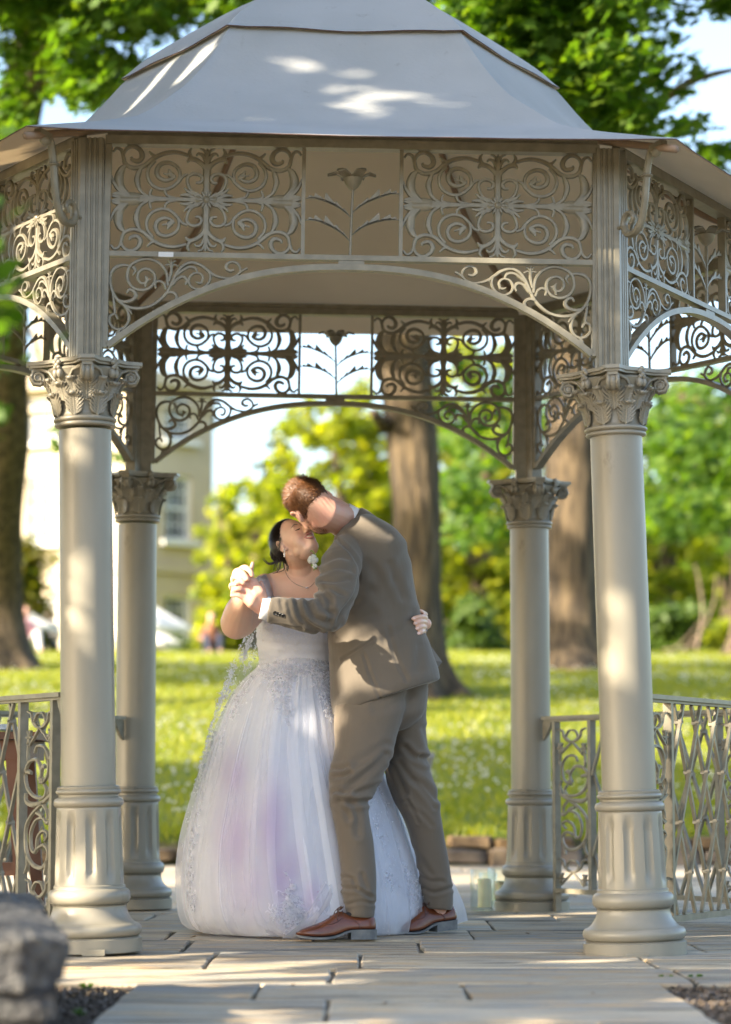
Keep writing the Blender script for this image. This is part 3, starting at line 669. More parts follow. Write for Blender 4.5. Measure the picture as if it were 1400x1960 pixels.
# frame measurements along a bay (local x from post centre to post centre)
def frame_meshes():
    W = GS; x0, x1 = .066, W - .066; zt, zb = .800, .385   # above z=2.0
    a = MB(); a.box((W / 2, 0, zt - .014), (W - .11, .055, .030)); a.box((W / 2, .01, zt + .012), (W - .12, .03, .018)); beam = a.mesh('top_beam', M_IRON)
    b = MB(); b.box((W / 2, 0, zb), (W - .13 - .024, .036, .018)); rail = b.mesh('bottom_rail', M_IRON)
    c = MB(); c.box((0, 0, (.055 + zt - .03) / 2 - .0), (.022, .04, zt - .03 - .055)); stile = c.mesh('end_stile', M_IRON)
    d = MB(); d.box((0, 0, (zb + .0095 + zt - .0295) / 2), (.013, .03, zt - zb - .039)); mid = d.mesh('panel_stile', M_IRON)
    e = MB(); n = 40; pts = []
    hw = (W - .13 - .024) / 2
    for i in range(n + 1):
        u = -1 + 2 * i / n; z = .062 + (.352 - .062) * (1 - abs(u) ** 2.35) + .0; pts.append((W / 2 + u * hw, z))
    vs = []; fs = []
    for i, (x, z) in enumerate(pts):
        p0 = pts[max(i - 1, 0)]; p1 = pts[min(i + 1, n)]; t = Vector((p1[0] - p0[0], p1[1] - p0[1])).normalized(); nr = Vector((-t.y, t.x)) * .0105
        for (sgn, yy) in ((1, -.02), (1, .02), (-1, .02), (-1, -.02)): vs.append((x + nr.x * sgn, yy, z + nr.y * sgn))
    for i in range(n):
        for k in range(4): fs.append((i * 4 + k, i * 4 + (k + 1) % 4, (i + 1) * 4 + (k + 1) % 4, (i + 1) * 4 + k))
    fs += [(0, 1, 2, 3), (n * 4 + 3, n * 4 + 2, n * 4 + 1, n * 4)]
    e.add(vs, fs); e.box((W / 2, 0, .3695), (.09, .03, .012))
    arch = e.mesh('arch_brace', M_IRON, True, 30)
    return beam, rail, stile, mid, arch
beam_me, rail_me, stile_me, mid_me, arch_me = frame_meshes()
def bay(i):
    a = post_pos[i]; b = post_pos[(i + 1) % 6]; x = (b - a).normalized(); yv = Vector((0, 0, 1)).cross(x).normalized(); z = x.cross(yv)
    e = empty('arched_bay'); e.parent = gaz; e.matrix_local = Matrix.Translation(Vector((a.x, a.y, top_z - .0135 * 0 + (a.z - top_z))) - gaz.location) @ Matrix((x, yv, z)).transposed().to_4x4()
    W = (b - a).length
    link('top_beam', beam_me, e); link('bottom_rail', rail_me, e); link('arch_brace', arch_me, e)
    for xx in (.066, W - .066): link('end_stile', stile_me, e, (xx, 0, 0))
    for xx in (W / 2 - .170, W / 2 + .170): link('panel_stile', mid_me, e, (xx, 0, 0))
    pw = W / 2 - .1765 - .077; s = pw / .65
    for k, xx in enumerate((.077 + pw / 2, W - .077 - pw / 2)):
        o = link('scroll_panel', panel_me, e, (xx, 0, .5825)); o.scale = (s * 1.0, 1, 1.02)
    link('iron_flower', flower_me, e, (W / 2 - .003, 0, .394)).scale = (1.0, 1, .99)
    link('spandrel_scroll', span_me, e, (.078, 0, .375)); link('spandrel_scroll', span_me_r, e, (W - .078, 0, .375))
for i in range(6): bay(i)
# white repair tape on the front bay rail
tp = MB(); tp.box((0, 0, 0), (.052, .0012, .017), Matrix.Rotation(R(1.5), 3, 'Y')); q = P(318, 487, 8.752)
t_ = tp.build('tape_strip', mat('tape', (.62, .64, .66), rough=.4)); t_.location = q - gaz.location; t_.parent = gaz
# eave scroll brackets at each corner
def hook_mesh():
    m = MB()
    pts = [(0.0, .0), (.03, .012), (.062, .005), (.068, -.02), (.055, -.05)]
    sp = [Vector((x, 0, z)) for x, z in [(.118, -.015), (.100, -.004), (.088, -.030), (.078, -.080), (.070, -.140), (.056, -.190), (.030, -.222), (-.004, -.222), (-.022, -.196), (-.016, -.170), (.006, -.162), (.020, -.178), (.010, -.194)]]
    sp = spline(sp, 4); m.tube(sp, [.010] * 22 + [.011] * (len(sp) - 40) + list(np.linspace(.010, .006, 18)), 8)
    m.ell((.078, 0, -.072), (.020, .016, .006), None, 12, 8); m.ell((.118, 0, -.012), (.02, .014, .016), None, 10, 8)
    m.tube([(-.022, 0, -.196), (-.05, 0, -.198)], .006, 6)
    m.box((.128, 0, .004), (.05, .022, .014), Matrix.Rotation(R(-8), 3, 'Y'))
    return m.mesh('scroll_bracket', M_IRON, True, 45)
hook_me = hook_mesh()
for i, t in enumerate(post_pos):
    d = Vector((t.x - GC.x, t.y - GC.y, 0)).normalized()
    o = link('scroll_bracket', hook_me, gaz); o.location = Vector((t.x, t.y, t.z + .745)) + d * .095 - gaz.location; o.rotation_euler = (0, 0, math.atan2(d.y, d.x)); o.scale = (1.3, 1.3, 1.22)
# ---- canvas roof
M_CANVAS = mat('canvas', (0.56, 0.58, 0.58), (0.47, 0.49, 0.48), 2.6, 0.92, 0.6, 60, 0.004, trans=0.42, contrast=(.25, .75), detail=12, spec=.15)
M_BOUNCE_LIT = mat('bounce_lit_underside', (0.78, 0.60, 0.38), (0.70, 0.53, 0.33), 2, 0.85, 0.2, 300, 0.0006, trans=0.5)  # underside of the canvas; warm bounced light is painted in as tan
scuffs(M_CANVAS, 14, .62, .70, (.16, .16, .13), (1, 1, .5), .35); scuffs(M_CANVAS, 60, .72, .76, (.05, .05, .04), (1, 1, 1), .8, 3.0)
M_EDGE = mat('canvas_edging', (.10, .055, .045), rough=.8)
rp = [(2.19, 2.748), (2.02, 2.795), (1.82, 2.85), (1.63, 2.908), (1.5, 2.953), (1.33, 3.05), (1.17, 3.155), (1.01, 3.30), (.88, 3.445), (.80, 3.50)]
rp2 = [(.905, 3.447), (.88, 3.464), (.80, 3.53), (.62, 3.645), (.42, 3.76), (.2, 3.86), (.02, 3.93)]
def roof_sheet(prof, name, nseg=12, sag=.02, thick=.004, wav=0.0, subdiv=4):
    pr = spline([Vector((r_, 0, z)) for r_, z in prof], subdiv); vs = []; fs = []; n = 6 * nseg
    for j, p in enumerate(pr):
        for k in range(n):
            c = k // nseg; t = (k % nseg) / nseg
            a = gl(hexc[c][0] * p.x, hexc[c][1] * p.x, p.z); b = gl(hexc[(c + 1) % 6][0] * p.x, hexc[(c + 1) % 6][1] * p.x, p.z)
            q = a.lerp(b, t); s_ = math.sin(math.pi * t)
            e_ = max(0, 1 - j / 5.0)
            q.z -= sag * s_ * (p.x / 2.19) * (1 - .6 * e_) ; 
            q.z += wav * (1 if j < 3 else 0) * math.sin(t * 9 + c) * s_
            q.z += .004 * mnoise.noise(Vector((q.x * 3, q.y * 3, q.z * 3)))
            # crease lift along the ridge seam
            if s_ < .2: q.z += .004
            vs.append(q - gaz.location)
    for j in range(len(pr) - 1):
        for k in range(n): l = (k + 1) % n; fs.append((j * n + k, j * n + l, (j + 1) * n + l, (j + 1) * n + k))
    m = MB(); m.add(vs, fs); o = m.build(name, [M_CANVAS, M_EDGE, M_BOUNCE_LIT], gaz, smooth=True, angle=24)
    md = o.modifiers.new('thickness', 'SOLIDIFY'); md.thickness = thick; md.offset = 0; md.material_offset_rim = 1; md.material_offset = 2
    return o
roof_sheet(rp, 'canvas_roof'); roof_sheet(rp2, 'roof_cap', sag=.034, wav=.006)
# roof ribs (steel) under the canvas and a finial
m = MB()
for c in range(6):
    pts = [gl(hexc[c][0] * r_, hexc[c][1] * r_, z - .030) - gaz.location for r_, z in rp[:-1] + rp2[2:]]
    m.tube(spline(pts, 3), .014, 6)
m.build('rafter_frame', mat('rafter', (.26, .18, .12), rough=.7), gaz, smooth=True)
m = MB(); m.lathe([(.05, 0), (.06, .02), (.03, .05), (.045, .09), (.02, .14), (.03, .18), (.004, .26)], 20); f_ = m.build('finial', M_IRON, gaz, smooth=True, loc=(0, 0, 3.93))
# ---- railings
def rail_scroll():
    m = MB(); K = .225 / 185; KZ = .72 / 1620; cx, cy = 308, 1820
    L = [([(285, 545), (300, 492), (345, 495), (376, 560), (380, 650), (370, 730), (340, 780)], 16), ([(325, 745), (330, 680), (300, 600), (255, 605), (226, 660), (220, 740), (240, 830), (290, 890), (350, 890), (366, 830), (350, 792)], 20),
         ([(395, 870), (340, 930), (262, 950), (226, 918), (226, 860)], 26), ([(345, 935), (280, 1010), (236, 1100), (226, 1200), (236, 1330), (280, 1420), (340, 1440), (376, 1380), (380, 1300), (350, 1262), (312, 1290)], 22),
         ([(370, 1092), (340, 1050), (292, 1080), (262, 1180), (270, 1300), (300, 1312), (312, 1200), (350, 1150), (382, 1182), (360, 1232)], 17), ([(236, 1330), (242, 1420), (226, 1490)], 20), ([(376, 1380), (362, 1490)], 20),
         ([(240, 480), (236, 560), (240, 610)], 16), ([(390, 480), (396, 560), (380, 600)], 16), ([(380, 870), (395, 800), (385, 740)], 14), ([(340, 940), (372, 1000), (376, 1060)], 18), ([(300, 1010), (330, 1030), (345, 1040)], 22), ([(260, 700), (235, 690), (215, 705)], 22), ([(315, 745), (340, 760), (322, 775)], 26), ([(355, 655), (340, 650), (332, 690)], 24), ([(385, 1080), (368, 1090)], 26)]
    for oy in (0, 1320):
        L += [([(232, 215 + oy), (258, 235 + oy), (266, 290 + oy), (290, 335 + oy), (318, 345 + oy)], 16), ([(404, 215 + oy), (378, 235 + oy), (370, 290 + oy), (346, 335 + oy), (318, 345 + oy)], 16),
              ([(300, 335 + oy), (280, 300 + oy), (296, 240 + oy), (318, 228 + oy)], 15), ([(336, 335 + oy), (356, 300 + oy), (340, 240 + oy), (318, 228 + oy)], 15),
              ([(318, 345 + oy), (285, 410 + oy), (250, 485 + oy)], 14), ([(318, 345 + oy), (355, 410 + oy), (392, 480 + oy)], 14)]
        for (bx, by) in ((244, 420), (390, 412)):
            for a in range(6): L.append(([(bx, by + oy), (bx + 20 * math.cos(a * 1.047), by + oy + 62 * math.sin(a * 1.047))], 16))
    for pts, w in L: m.stroke([((x - cx) * K, (cy - y) * KZ) for x, y in pts], [w * .5 * K, w * .66 * K, w * .45 * K], .012)
    return m.mesh('scroll_panel', M_IRON, True, 50)
rs_me = rail_scroll()
_c = MB(); _c.box((0, 0, 0), (.017, .030, .015), taper=.9); _c.ell((0, -.0155, 0), (.005, .003, .005), None, 8, 6); _c.ell((0, .0155, 0), (.005, .003, .005), None, 8, 6); collar_me = _c.mesh('lattice_collar', M_IRON)
def railing(i, j, label):
    a = post_pos[i].copy(); b = post_pos[j].copy()
    za = 0.0; a.z = b.z = 0; L0 = (b - a).length; x = (b - a).normalized(); yv = Vector((0, 0, 1)).cross(x)
    e = empty('railing', a + x * .0); e.rotation_euler = (0, 0, math.atan2(x.y, x.x)); tag(e, label, 'railing', 'iron railings between the gazebo columns')
    H = .885; s0, s1 = .115, L0 - .115
    m = MB(); m.box((L0 / 2, 0, H - .008), (s1 - s0 - .01, .055, .016)); m.box((L0 / 2, 0, H - .021), (s1 - s0 - .02, .03, .010))
    m.build('handrail', M_IRON, e)
    m = MB(); m.box((L0 / 2, 0, .095), (s1 - s0 - .15, .035, .022)); m.build('bottom_rail', M_IRON, e)
    for (xs_) in (.20, .47, L0 / 2 , L0 - .47, L0 - .20):
        lo = .084 if xs_ not in (.20, L0 - .20) else -.01
        if xs_ == L0 / 2: continue
        m = MB(); m.box((0, 0, (H - .026 + lo) / 2 if lo > 0 else (H - .026 - .0) / 2), (.022, .032, H - .026 - max(lo, .0))); 
        o = m.build('upright', M_IRON, e); o.location = (xs_, 0, 0)
        if lo > 0: o.location.z = .0
    for xx in (.335, L0 - .335): link('scroll_panel', rs_me, e, (xx, 0, .112))
    # wall brackets to columns
    for sgn, xx in ((1, .105), (-1, L0 - .105)):
        m = MB(); m.prism([(xx, H - .02), (xx + sgn * .07, H - .02), (xx + sgn * .06, H - .045), (xx + sgn * .03, H - .085), (xx, H - .11)], -.008, .008); m.build('bracket', M_IRON, e)
    # lattice
    xa, xb = .482, L0 - .482; zlo, zhi = .107, H - .027; dz = (zhi - zlo - .03) / 4.0; n = 5; dxh = (xb - xa) / (2 * n)
    rows = [zlo - dz * .18 + dz * k for k in range(6)]
    m = MB()
    def clipbar(x0, z0, x1, z1, yy):
        # clip to box
        p0, p1 = Vector((x0, 0, z0)), Vector((x1, 0, z1))
        for lim, ax, s_ in ((xa, 0, 1), (xb, 0, -1), (zlo, 2, 1), (zhi, 2, -1)):
            d0 = (p0[ax] - lim) * s_; d1 = (p1[ax] - lim) * s_
            if d0 < 0 and d1 < 0: return
            if d0 < 0: p0 = p0.lerp(p1, d0 / (d0 - d1))
            elif d1 < 0: p1 = p1.lerp(p0, d1 / (d1 - d0))
        if (p1 - p0).length < .01: return
        p0.y = p1.y = yy; b_ = MB(); b_.bar(p0, p1, .013, .012, Vector((0, 1, 0))); b_.build('lattice_bar', M_IRON, e)
    H_ = rows[-1] - rows[0]; run = dxh * 5
    for k in range(-5, 2 * n + 6, 2):
        o_ = xa + k * dxh
        clipbar(o_, rows[0], o_ + run + 0, rows[-1], -.0065)
        clipbar(o_ + 2 * dxh * 0 + dxh * 0, rows[0], o_ - run, rows[-1], .0065)
    for r_ in range(1, 6):
        z = rows[r_] - 0.0
        for k in range(0, 2 * n + 1):
            if (k + r_) % 2 == 0 and xa + .01 < xa + k * dxh < xb - .01 and zlo < z < zhi - .01:
                pass
            if xa + .01 < xa + k * dxh < xb - .01 and zlo < z < zhi and ((k - r_) % 2 == 1):
                link('lattice_collar', collar_me, e, (xa + k * dxh, 0, z))
    return e
railing(5, 0, 'iron lattice and scroll railing left of the front left column')
railing(1, 2, 'iron lattice railing running back from the front right column')
railing(2, 3, 'iron railing ending at the back right column beside the candles')
railing(4, 5, 'iron railing mostly hidden behind the front left column, joining the back left column')
# ================================================================== THE COUPLE
from mathutils.bvhtree import BVHTree
def fuse(mb, name, mats, voxel=.006, it=6, fac=.5, parent=None):
    "one continuous surface from overlapping closed volumes"
    me = mb.mesh('tmp', mats); o = bpy.data.objects.new('tmp', me); COL.objects.link(o)
    r_ = o.modifiers.new('r', 'REMESH'); r_.mode = 'VOXEL'; r_.voxel_size = voxel; r_.use_smooth_shade = True
    s_ = o.modifiers.new('s', 'SMOOTH'); s_.iterations = it; s_.factor = fac
    dg = bpy.context.evaluated_depsgraph_get(); nm = bpy.data.meshes.new_from_object(o.evaluated_get(dg)); nm.name = name
    bpy.data.objects.remove(o)
    nm.polygons.foreach_set('use_smooth', [True] * len(nm.polygons))
    if not nm.materials: nm.materials.append(mats if not isinstance(mats, (list, tuple)) else mats[0])
    return link(name, nm, parent)
def loft(m, secs, n=36, sub=4, ex=2.0, cap=True):
    "secs: (Lx, Ly, Rx, Ry, Y, thick) edges measured in the photo at distance Y; thick = half depth"
    ps = []
    S = [Vector([0] * 3) for _ in secs]
    A = spline([P(s[0], s[1], s[4]) for s in secs], sub); B = spline([P(s[2], s[3], s[4]) for s in secs], sub); T = spline([Vector((s[5], 0, 0)) for s in secs], sub)
    vs = []; fs = []; k = len(A)
    for i in range(k):
        c = (A[i] + B[i]) / 2; a = (B[i] - A[i]) / 2; b = Vector((0, 1, 0)); b = (b - a * (b.dot(a) / a.length_squared)).normalized() * T[i].x
        for j in range(n):
            t = 2 * math.pi * j / n; cc, ss = math.cos(t), math.sin(t); e = 2 / ex
            vs.append(c + a * (math.copysign(abs(cc) ** e, cc)) + b * (math.copysign(abs(ss) ** e, ss)))
    for i in range(k - 1):
        for j in range(n): l = (j + 1) % n; fs.append((i * n + j, i * n + l, (i + 1) * n + l, (i + 1) * n + j))
    if cap: fs.append(tuple(reversed(range(n)))); fs.append(tuple((k - 1) * n + j for j in range(n)))
    m.add(vs, fs)
def get_vn(me):
    V = np.empty(len(me.vertices) * 3, np.float32); me.vertices.foreach_get('co', V); V = V.reshape(-1, 3)
    N = np.empty(len(me.vertices) * 3, np.float32); me.vertex_normals.foreach_get('vector', N); return V.astype(float), N.reshape(-1, 3).astype(float)
def seg_dist(px, py, pts):
    d = np.full(len(px), 1e9)
    for (a, b), (c, e) in zip(pts[:-1], pts[1:]):
        vx, vy = c - a, e - b; L2 = vx * vx + vy * vy + 1e-9
        t = np.clip(((px - a) * vx + (py - b) * vy) / L2, 0, 1); d = np.minimum(d, np.hypot(px - a - t * vx, py - b - t * vy))
    return d
def folds(me, strokes, noise_amp=.002, noise_scale=14, loc=None):
    V, N = get_vn(me); W = V if loc is None else V + np.array(loc)
    px, py = proj(W); D = np.zeros(len(V)); face = N[:, 1] < .15
    for pts, amp, w in strokes:
        sp = spline([Vector((a[0], a[1], 0)) for a in pts], 4); d = seg_dist(px, py, [(q.x, q.y) for q in sp])
        D += np.where(face, amp * (-np.exp(-(d / w) ** 2) + .75 * np.exp(-((d - 2.0 * w) / (1.1 * w)) ** 2)), 0)
    if noise_amp:
        D += noise_amp * np.array([mnoise.noise(Vector((v[0] * noise_scale, v[1] * noise_scale, v[2] * noise_scale * .5))) for v in W])
    V += N * D[:, None]; me.vertices.foreach_set('co', V.astype(np.float32).ravel()); me.update()
def basis(F, U):
    F = Vector(F).normalized(); U = Vector(U); U = (U - F * U.dot(F)).normalized(); Rt = F.cross(U); return Matrix((Rt, F, U)).transposed()
def cpx(ox, oy, k, pts): return [(ox + a / k, oy + b / k) for a, b in pts]
M_SKIN = mat('fair_skin', (.58, .34, .25), (.62, .31, .235), 18, .48, .15, 300, .0004, sss=.12, contrast=(.4, .7))
M_SKIN2 = mat('warm_skin', (.70, .45, .32), (.74, .44, .32), 14, .42, .12, 300, .0004, sss=.12, contrast=(.4, .7))
M_EAR = mat('lip_skin', (.42, .13, .10), rough=.4, sss=.1)
M_SUIT = mat('suit_cloth', (.135, .112, .085), (.113, .094, .071), 5, .85, .4, 90, .0015, sheen=.25, stretch=(1, 1, .25))
M_TROU = mat('trouser_cloth', (.145, .116, .084), (.124, .098, .070), 5, .82, .4, 90, .0015, sheen=.2, stretch=(1, 1, .25))
M_SHIRT = mat('white_shirt', (.78, .79, .82), rough=.7)
M_SHOE = mat('tan_leather', (.17, .052, .02), (.10, .028, .012), 9, .27, .25, 60, .002, coat=.35, contrast=(.3, .7))
M_SOLE = mat('shoe_sole', (.10, .11, .12), (.18, .19, .19), 30, .5)
M_DARK = mat('dark_sock', (.012, .012, .015), rough=.8)
M_HAIR_M = leaf_mat('auburn_hair', [(.09, .036, .012), (.14, .057, .018), (.18, .075, .024), (.11, .043, .014)], .1, .45)
M_HAIR_W = leaf_mat('dark_hair', [(.010, .006, .005), (.022, .013, .010), (.030, .018, .013)], .05, .3)
# ------------------------------------------------------------------ groom
gr_o = P(720, 1790, 9.8); groom = empty('person', (gr_o.x, 9.8, 0))
tag(groom, 'groom in taupe suit and brown shoes bending to kiss the bride', 'person')
def own(o, root):
    if o.type == 'MESH': o.data.transform(Matrix.Translation(-root.location))
    else: o.location = o.location - root.location
    o.parent = root; return o
def gown(o): return own(o, groom)
mh = basis((-.05, .85, -.46), (-.72, .30, .60)); MC = P(598, 969, 9.76)
def hp(M_, C_, x, y, z): return C_ + M_ @ Vector((x, y, z))
def head_mb(m, M_, C_, s=1.0, fem=False):
    f = lambda x, y, z: hp(M_, C_, x * s, y * s, z * s)
    def E(c, r, ex=None): m.ell(f(*c), [q * s for q in r], M_ if ex is None else M_ @ ex, 22, 16)
    E((0, -.008, .028), (.074, .094, .088)); E((0, .025, .0), (.066, .070, .085)); E((0, .030, -.045), (.056, .058, .058))
    E((0, .058, -.083), (.026, .024, .020)); E((0, .050, -.066), (.040, .040, .036)); E((.022, .044, -.056), (.033, .034, .034)); E((-.022, .044, -.056), (.033, .034, .034)); E((0, -.006, -.030), (.060, .058, .055))
    for sx in (-1, 1):
        E((sx * .032, .060, -.020), (.028, .026, .028)); E((sx * .040, .030, -.060), (.018, .040, .022), Matrix.Rotation(R(14 * sx), 3, 'Z'))
        E((sx * .026, .079, .022), (.022, .010, .008)); E((sx * .028, .074, .008), (.015, .012, .010))
        # ear: rim, bowl and lobe
        pts = [f(sx * (.071 + .010 * abs(math.sin(t)) + .004), -.012 - .014 * math.cos(t) * 1.0 + .004, .004 + .027 * math.sin(t)) for t in np.linspace(-1.9, 2.4, 11)]
        m.tube(pts, [.0055 * s] * 11, 7); E((sx * .074, -.010, .002), (.006, .013, .022), Matrix.Rotation(R(-18 * sx), 3, 'Z')); E((sx * .074, -.004, -.022), (.0055, .008, .009))
    m.capsule([f(0, .084, .018), f(0, .098, -.002), f(0, .108, -.020)], [.008 * s, .009 * s, .012 * s], 10); E((.010, .098, -.024), (.008, .010, .007)); E((-.010, .098, -.024), (.008, .010, .007))
    E((0, .084, -.044), (.026, .012, .007)); E((0, .083, -.056), (.021, .012, .0075))
def finger(m, pts, r_, n=10):
    p = spline([Vector(q) for q in pts], 3); k = len(p); m.capsule(p, [r_ * (1.12 - .32 * i / (k - 1)) for i in range(k)], n)
m = MB(); head_mb(m, mh, MC, 1.0)
m.capsule([P(690, 1018, 9.88), P(664, 1000, 9.86), P(640, 984, 9.83), P(618, 972, 9.80)], [.066, .064, .062, .060], 20); m.capsule([hp(mh, MC, 0, -.03, -.01), hp(mh, MC, 0, -.02, -.06), P(660, 998, 9.85)], [.060, .062, .062], 20)
m.capsule([P(700, 1060, 9.9), P(720, 1150, 9.92), P(735, 1290, 9.9)], [.09, .12, .11], 20)           # trunk under the jacket
m.capsule([P(715, 1300, 9.85), P(690, 1400, 9.75), P(672, 1520, 9.68), P(688, 1700, 9.65), P(692, 1760, 9.64)], [.09, .065, .05, .042, .035], 16)
m.capsule([P(760, 1300, 9.95), P(780, 1420, 9.97), P(800, 1540, 9.98), P(835, 1700, 10.0), P(840, 1750, 10.0)], [.09, .065, .05, .042, .035], 16)
m.capsule([P(672, 1075, 9.76), P(648, 1110, 9.60), P(635, 1172, 9.52)], [.04, .042, .04], 14)
m.capsule([P(635, 1172, 9.52), P(560, 1176, 9.48), P(508, 1160, 9.475)], [.04, .036, .026], 14)
# hand
hY = 9.455
for t, (a, b) in enumerate((((506, 1160), (478, 1112)), ((502, 1164), (470, 1126)), ((497, 1167), (466, 1142)), ((510, 1155), (487, 1112)))):
    m.capsule([P(a[0], a[1], hY + .02), P((a[0] + b[0]) / 2, (a[1] + b[1]) / 2, hY), P(b[0], b[1], hY + .005)], [.018, .020, .013], 12)
finger(m, [P(481, 1110, hY), P(468, 1103, hY - .012), P(456, 1108, hY), P(452, 1116, hY + .02)], .0112)
finger(m, [P(472, 1120, hY), P(459, 1114, hY - .014), P(448, 1120, hY), P(447, 1128, hY + .02)], .0115)
finger(m, [P(468, 1132, hY), P(456, 1127, hY - .012), P(446, 1133, hY + .004), P(449, 1139, hY + .02)], .0108)
finger(m, [P(466, 1144, hY), P(455, 1139, hY - .004), P(444, 1140, hY + .008)], .0098)
finger(m, [P(508, 1150, hY + .04), P(505, 1132, hY + .05), P(500, 1115, hY + .05)], .0105)
m.capsule([P(700, 1080, 10.02), P(735, 1130, 10.14), P(640, 1200, 10.24)], [.05, .045, .035], 12)    # right arm round the bride's back
for k in range(4): finger(m, [P(628, 1190 + 11 * k, 10.26), P(606, 1188 + 11 * k, 10.27), P(590, 1190 + 11 * k, 10.23)], .009)
body = gown(fuse(m, 'body', M_SKIN, .0036, 5, .5)); 
# beard and hair strands
def strands(name, M_, C_, region, n, Lf, m_, root, seed, wid=.0011, curl=.3, rad=(.0765, .0965, .0905), off=(0, -.008, .028), dirf=None, lift=.5):
    rg = np.random.RandomState(seed); vs = []; fs = []; cnt = 0
    while cnt < n:
        d = Vector(rg.normal(size=3)).normalized()
        L = region(d, rg)
        if L <= 0: continue
        cnt += 1
        loc = Vector((d.x * rad[0] + off[0], d.y * rad[1] + off[1], d.z * rad[2] + off[2])); nr = Vector((d.x / rad[0], d.y / rad[1], d.z / rad[2])).normalized()
        g_ = dirf(d) if dirf else Vector((0, -.2, -1)); g_ = (g_ - nr * g_.dot(nr)).normalized()
        g_ = (g_ + Vector(rg.normal(size=3)) * curl).normalized(); side = nr.cross(g_).normalized(); k0 = len(vs); K = 4
        for i in range(K + 1):
            t = i / K; q = loc + nr * (L * lift * math.sin(t * 1.9)) + g_ * L * t + side * L * .18 * math.sin(t * 5 + d.x * 9) * curl * 2
            w = wid * (1 - .8 * t) * rg.uniform(.8, 1.2); Q = C_ + M_ @ q; S_ = M_ @ side
            vs.append(Q + S_ * w); vs.append(Q - S_ * w)
        fs += [(k0 + 2 * i, k0 + 2 * i + 1, k0 + 2 * i + 3, k0 + 2 * i + 2) for i in range(K)]
    return link(name, np_mesh(name, [tuple(v) for v in vs], fs, m_))
def man_region(d, rg):
    # d.y forward, d.z up. short back and sides, longer on top
    line = -.80 if d.y < -.1 else -.80 + (d.y + .1) * 1.6
    if d.z < line or d.y > .86: return 0
    if abs(d.x) > .93 and d.z < -.1: return 0
    f_ = min(1, (d.z - line) / 1.25); return (.004 + .021 * max(0, f_) ** 1.5) * rg.uniform(.7, 1.3)
hair = gown(strands('hair', mh, MC, man_region, 10000, None, M_HAIR_M, groom, 3, .0009, .26, rad=(.0755, .0955, .0895), dirf=lambda d: Vector((.3, .9, .2)) if d.z > .45 else Vector((0, -.25, -1)), lift=.2))
m = MB()
def cap_mesh(M_, C_, rad, off, test, name, m_, nz=.002):
    vs = []; fs = []; n, k = 56, 36; ok = {}
    for j in range(k + 1):
        t = math.pi * j / k
        for i in range(n):
            a = 2 * math.pi * i / n; d = Vector((math.sin(t) * math.cos(a), math.sin(t) * math.sin(a), math.cos(t)))
            e = 1 + nz / .08 * mnoise.noise(d * 9); vs.append(C_ + M_ @ Vector((d.x * rad[0] * e + off[0], d.y * rad[1] * e + off[1], d.z * rad[2] * e + off[2]))); ok[j * n + i] = test(d)
    for j in range(k):
        for i in range(n):
            q = (j * n + i, (j + 1) * n + i, (j + 1) * n + (i + 1) % n, j * n + (i + 1) % n)
            if all(ok[v] for v in q): fs.append(q)
    b_ = MB(); b_.add(vs, fs); o = b_.build(name, m_, smooth=True); md = o.modifiers.new('t', 'SOLIDIFY'); md.thickness = .004; md.offset = -1; return o
class _R:
    def uniform(s, a, b): return (a + b) / 2
M_SCALP_M = mat('hair_base', (.10, .04, .016), (.07, .028, .012), 80, .6, .6, 300, .002)
sc_o = own(cap_mesh(mh, MC, (.0765, .0965, .0905), (0, -.008, .028), lambda d: man_region(d, _R()) > .0055, 'hair_base', M_SCALP_M, .003), groom)
beard = gown(strands('beard', mh, MC, lambda d, rg: (.006 * rg.uniform(.6, 1.3)) if (d.z < .35 and d.z > -.85 and d.y > -.25 and not (abs(d.x) < .5 and d.z > -.1)) else 0, 1500, None, M_HAIR_M, groom, 6, .0007, .3, rad=(.060, .066, .066), off=(0, .026, -.046)))
# jacket
m = MB()
loft(m, [(637, 1370, 843, 1300, 9.87, .195), (634, 1350, 841, 1288, 9.87, .195), (633, 1330, 838, 1275, 9.88, .188), (632, 1290, 828, 1248, 9.88, .175), (630, 1245, 815, 1212, 9.88, .17), (630, 1200, 803, 1166, 9.88, .168), (634, 1155, 795, 1125, 9.88, .175), (640, 1110, 787, 1080, 9.87, .185), (640, 1070, 779, 1042, 9.86, .185), (640, 1040, 760, 1016, 9.86, .17), (645, 1020, 733, 997, 9.86, .14), (652, 1008, 706, 984, 9.86, .09)], 44, 5, 2.3)
m.capsule([P(668, 1050, 9.74), P(653, 1078, 9.65), P(648, 1110, 9.58), P(643, 1145, 9.53), P(632, 1172, 9.50), P(606, 1181, 9.475), P(570, 1177, 9.475), P(540, 1171, 9.48)], [.060, .074, .077, .072, .066, .058, .054, .051], 24)
m.tube([P(545, 1172, 9.48), P(527, 1169, 9.48), P(515, 1167, 9.48)], [.051, .049, .050], 24)
m.capsule([P(690, 1060, 10.0), P(750, 1130, 10.12), P(690, 1190, 10.22)], [.065, .06, .05], 14)
jacket = gown(fuse(m, 'jacket', M_SUIT, .0055, 4, .5))
C2 = lambda pts: cpx(400, 880, 2.8, pts); C4 = lambda pts: cpx(600, 1280, 4.667, pts); C3 = lambda pts: cpx(320, 1400, 2.3333, pts)
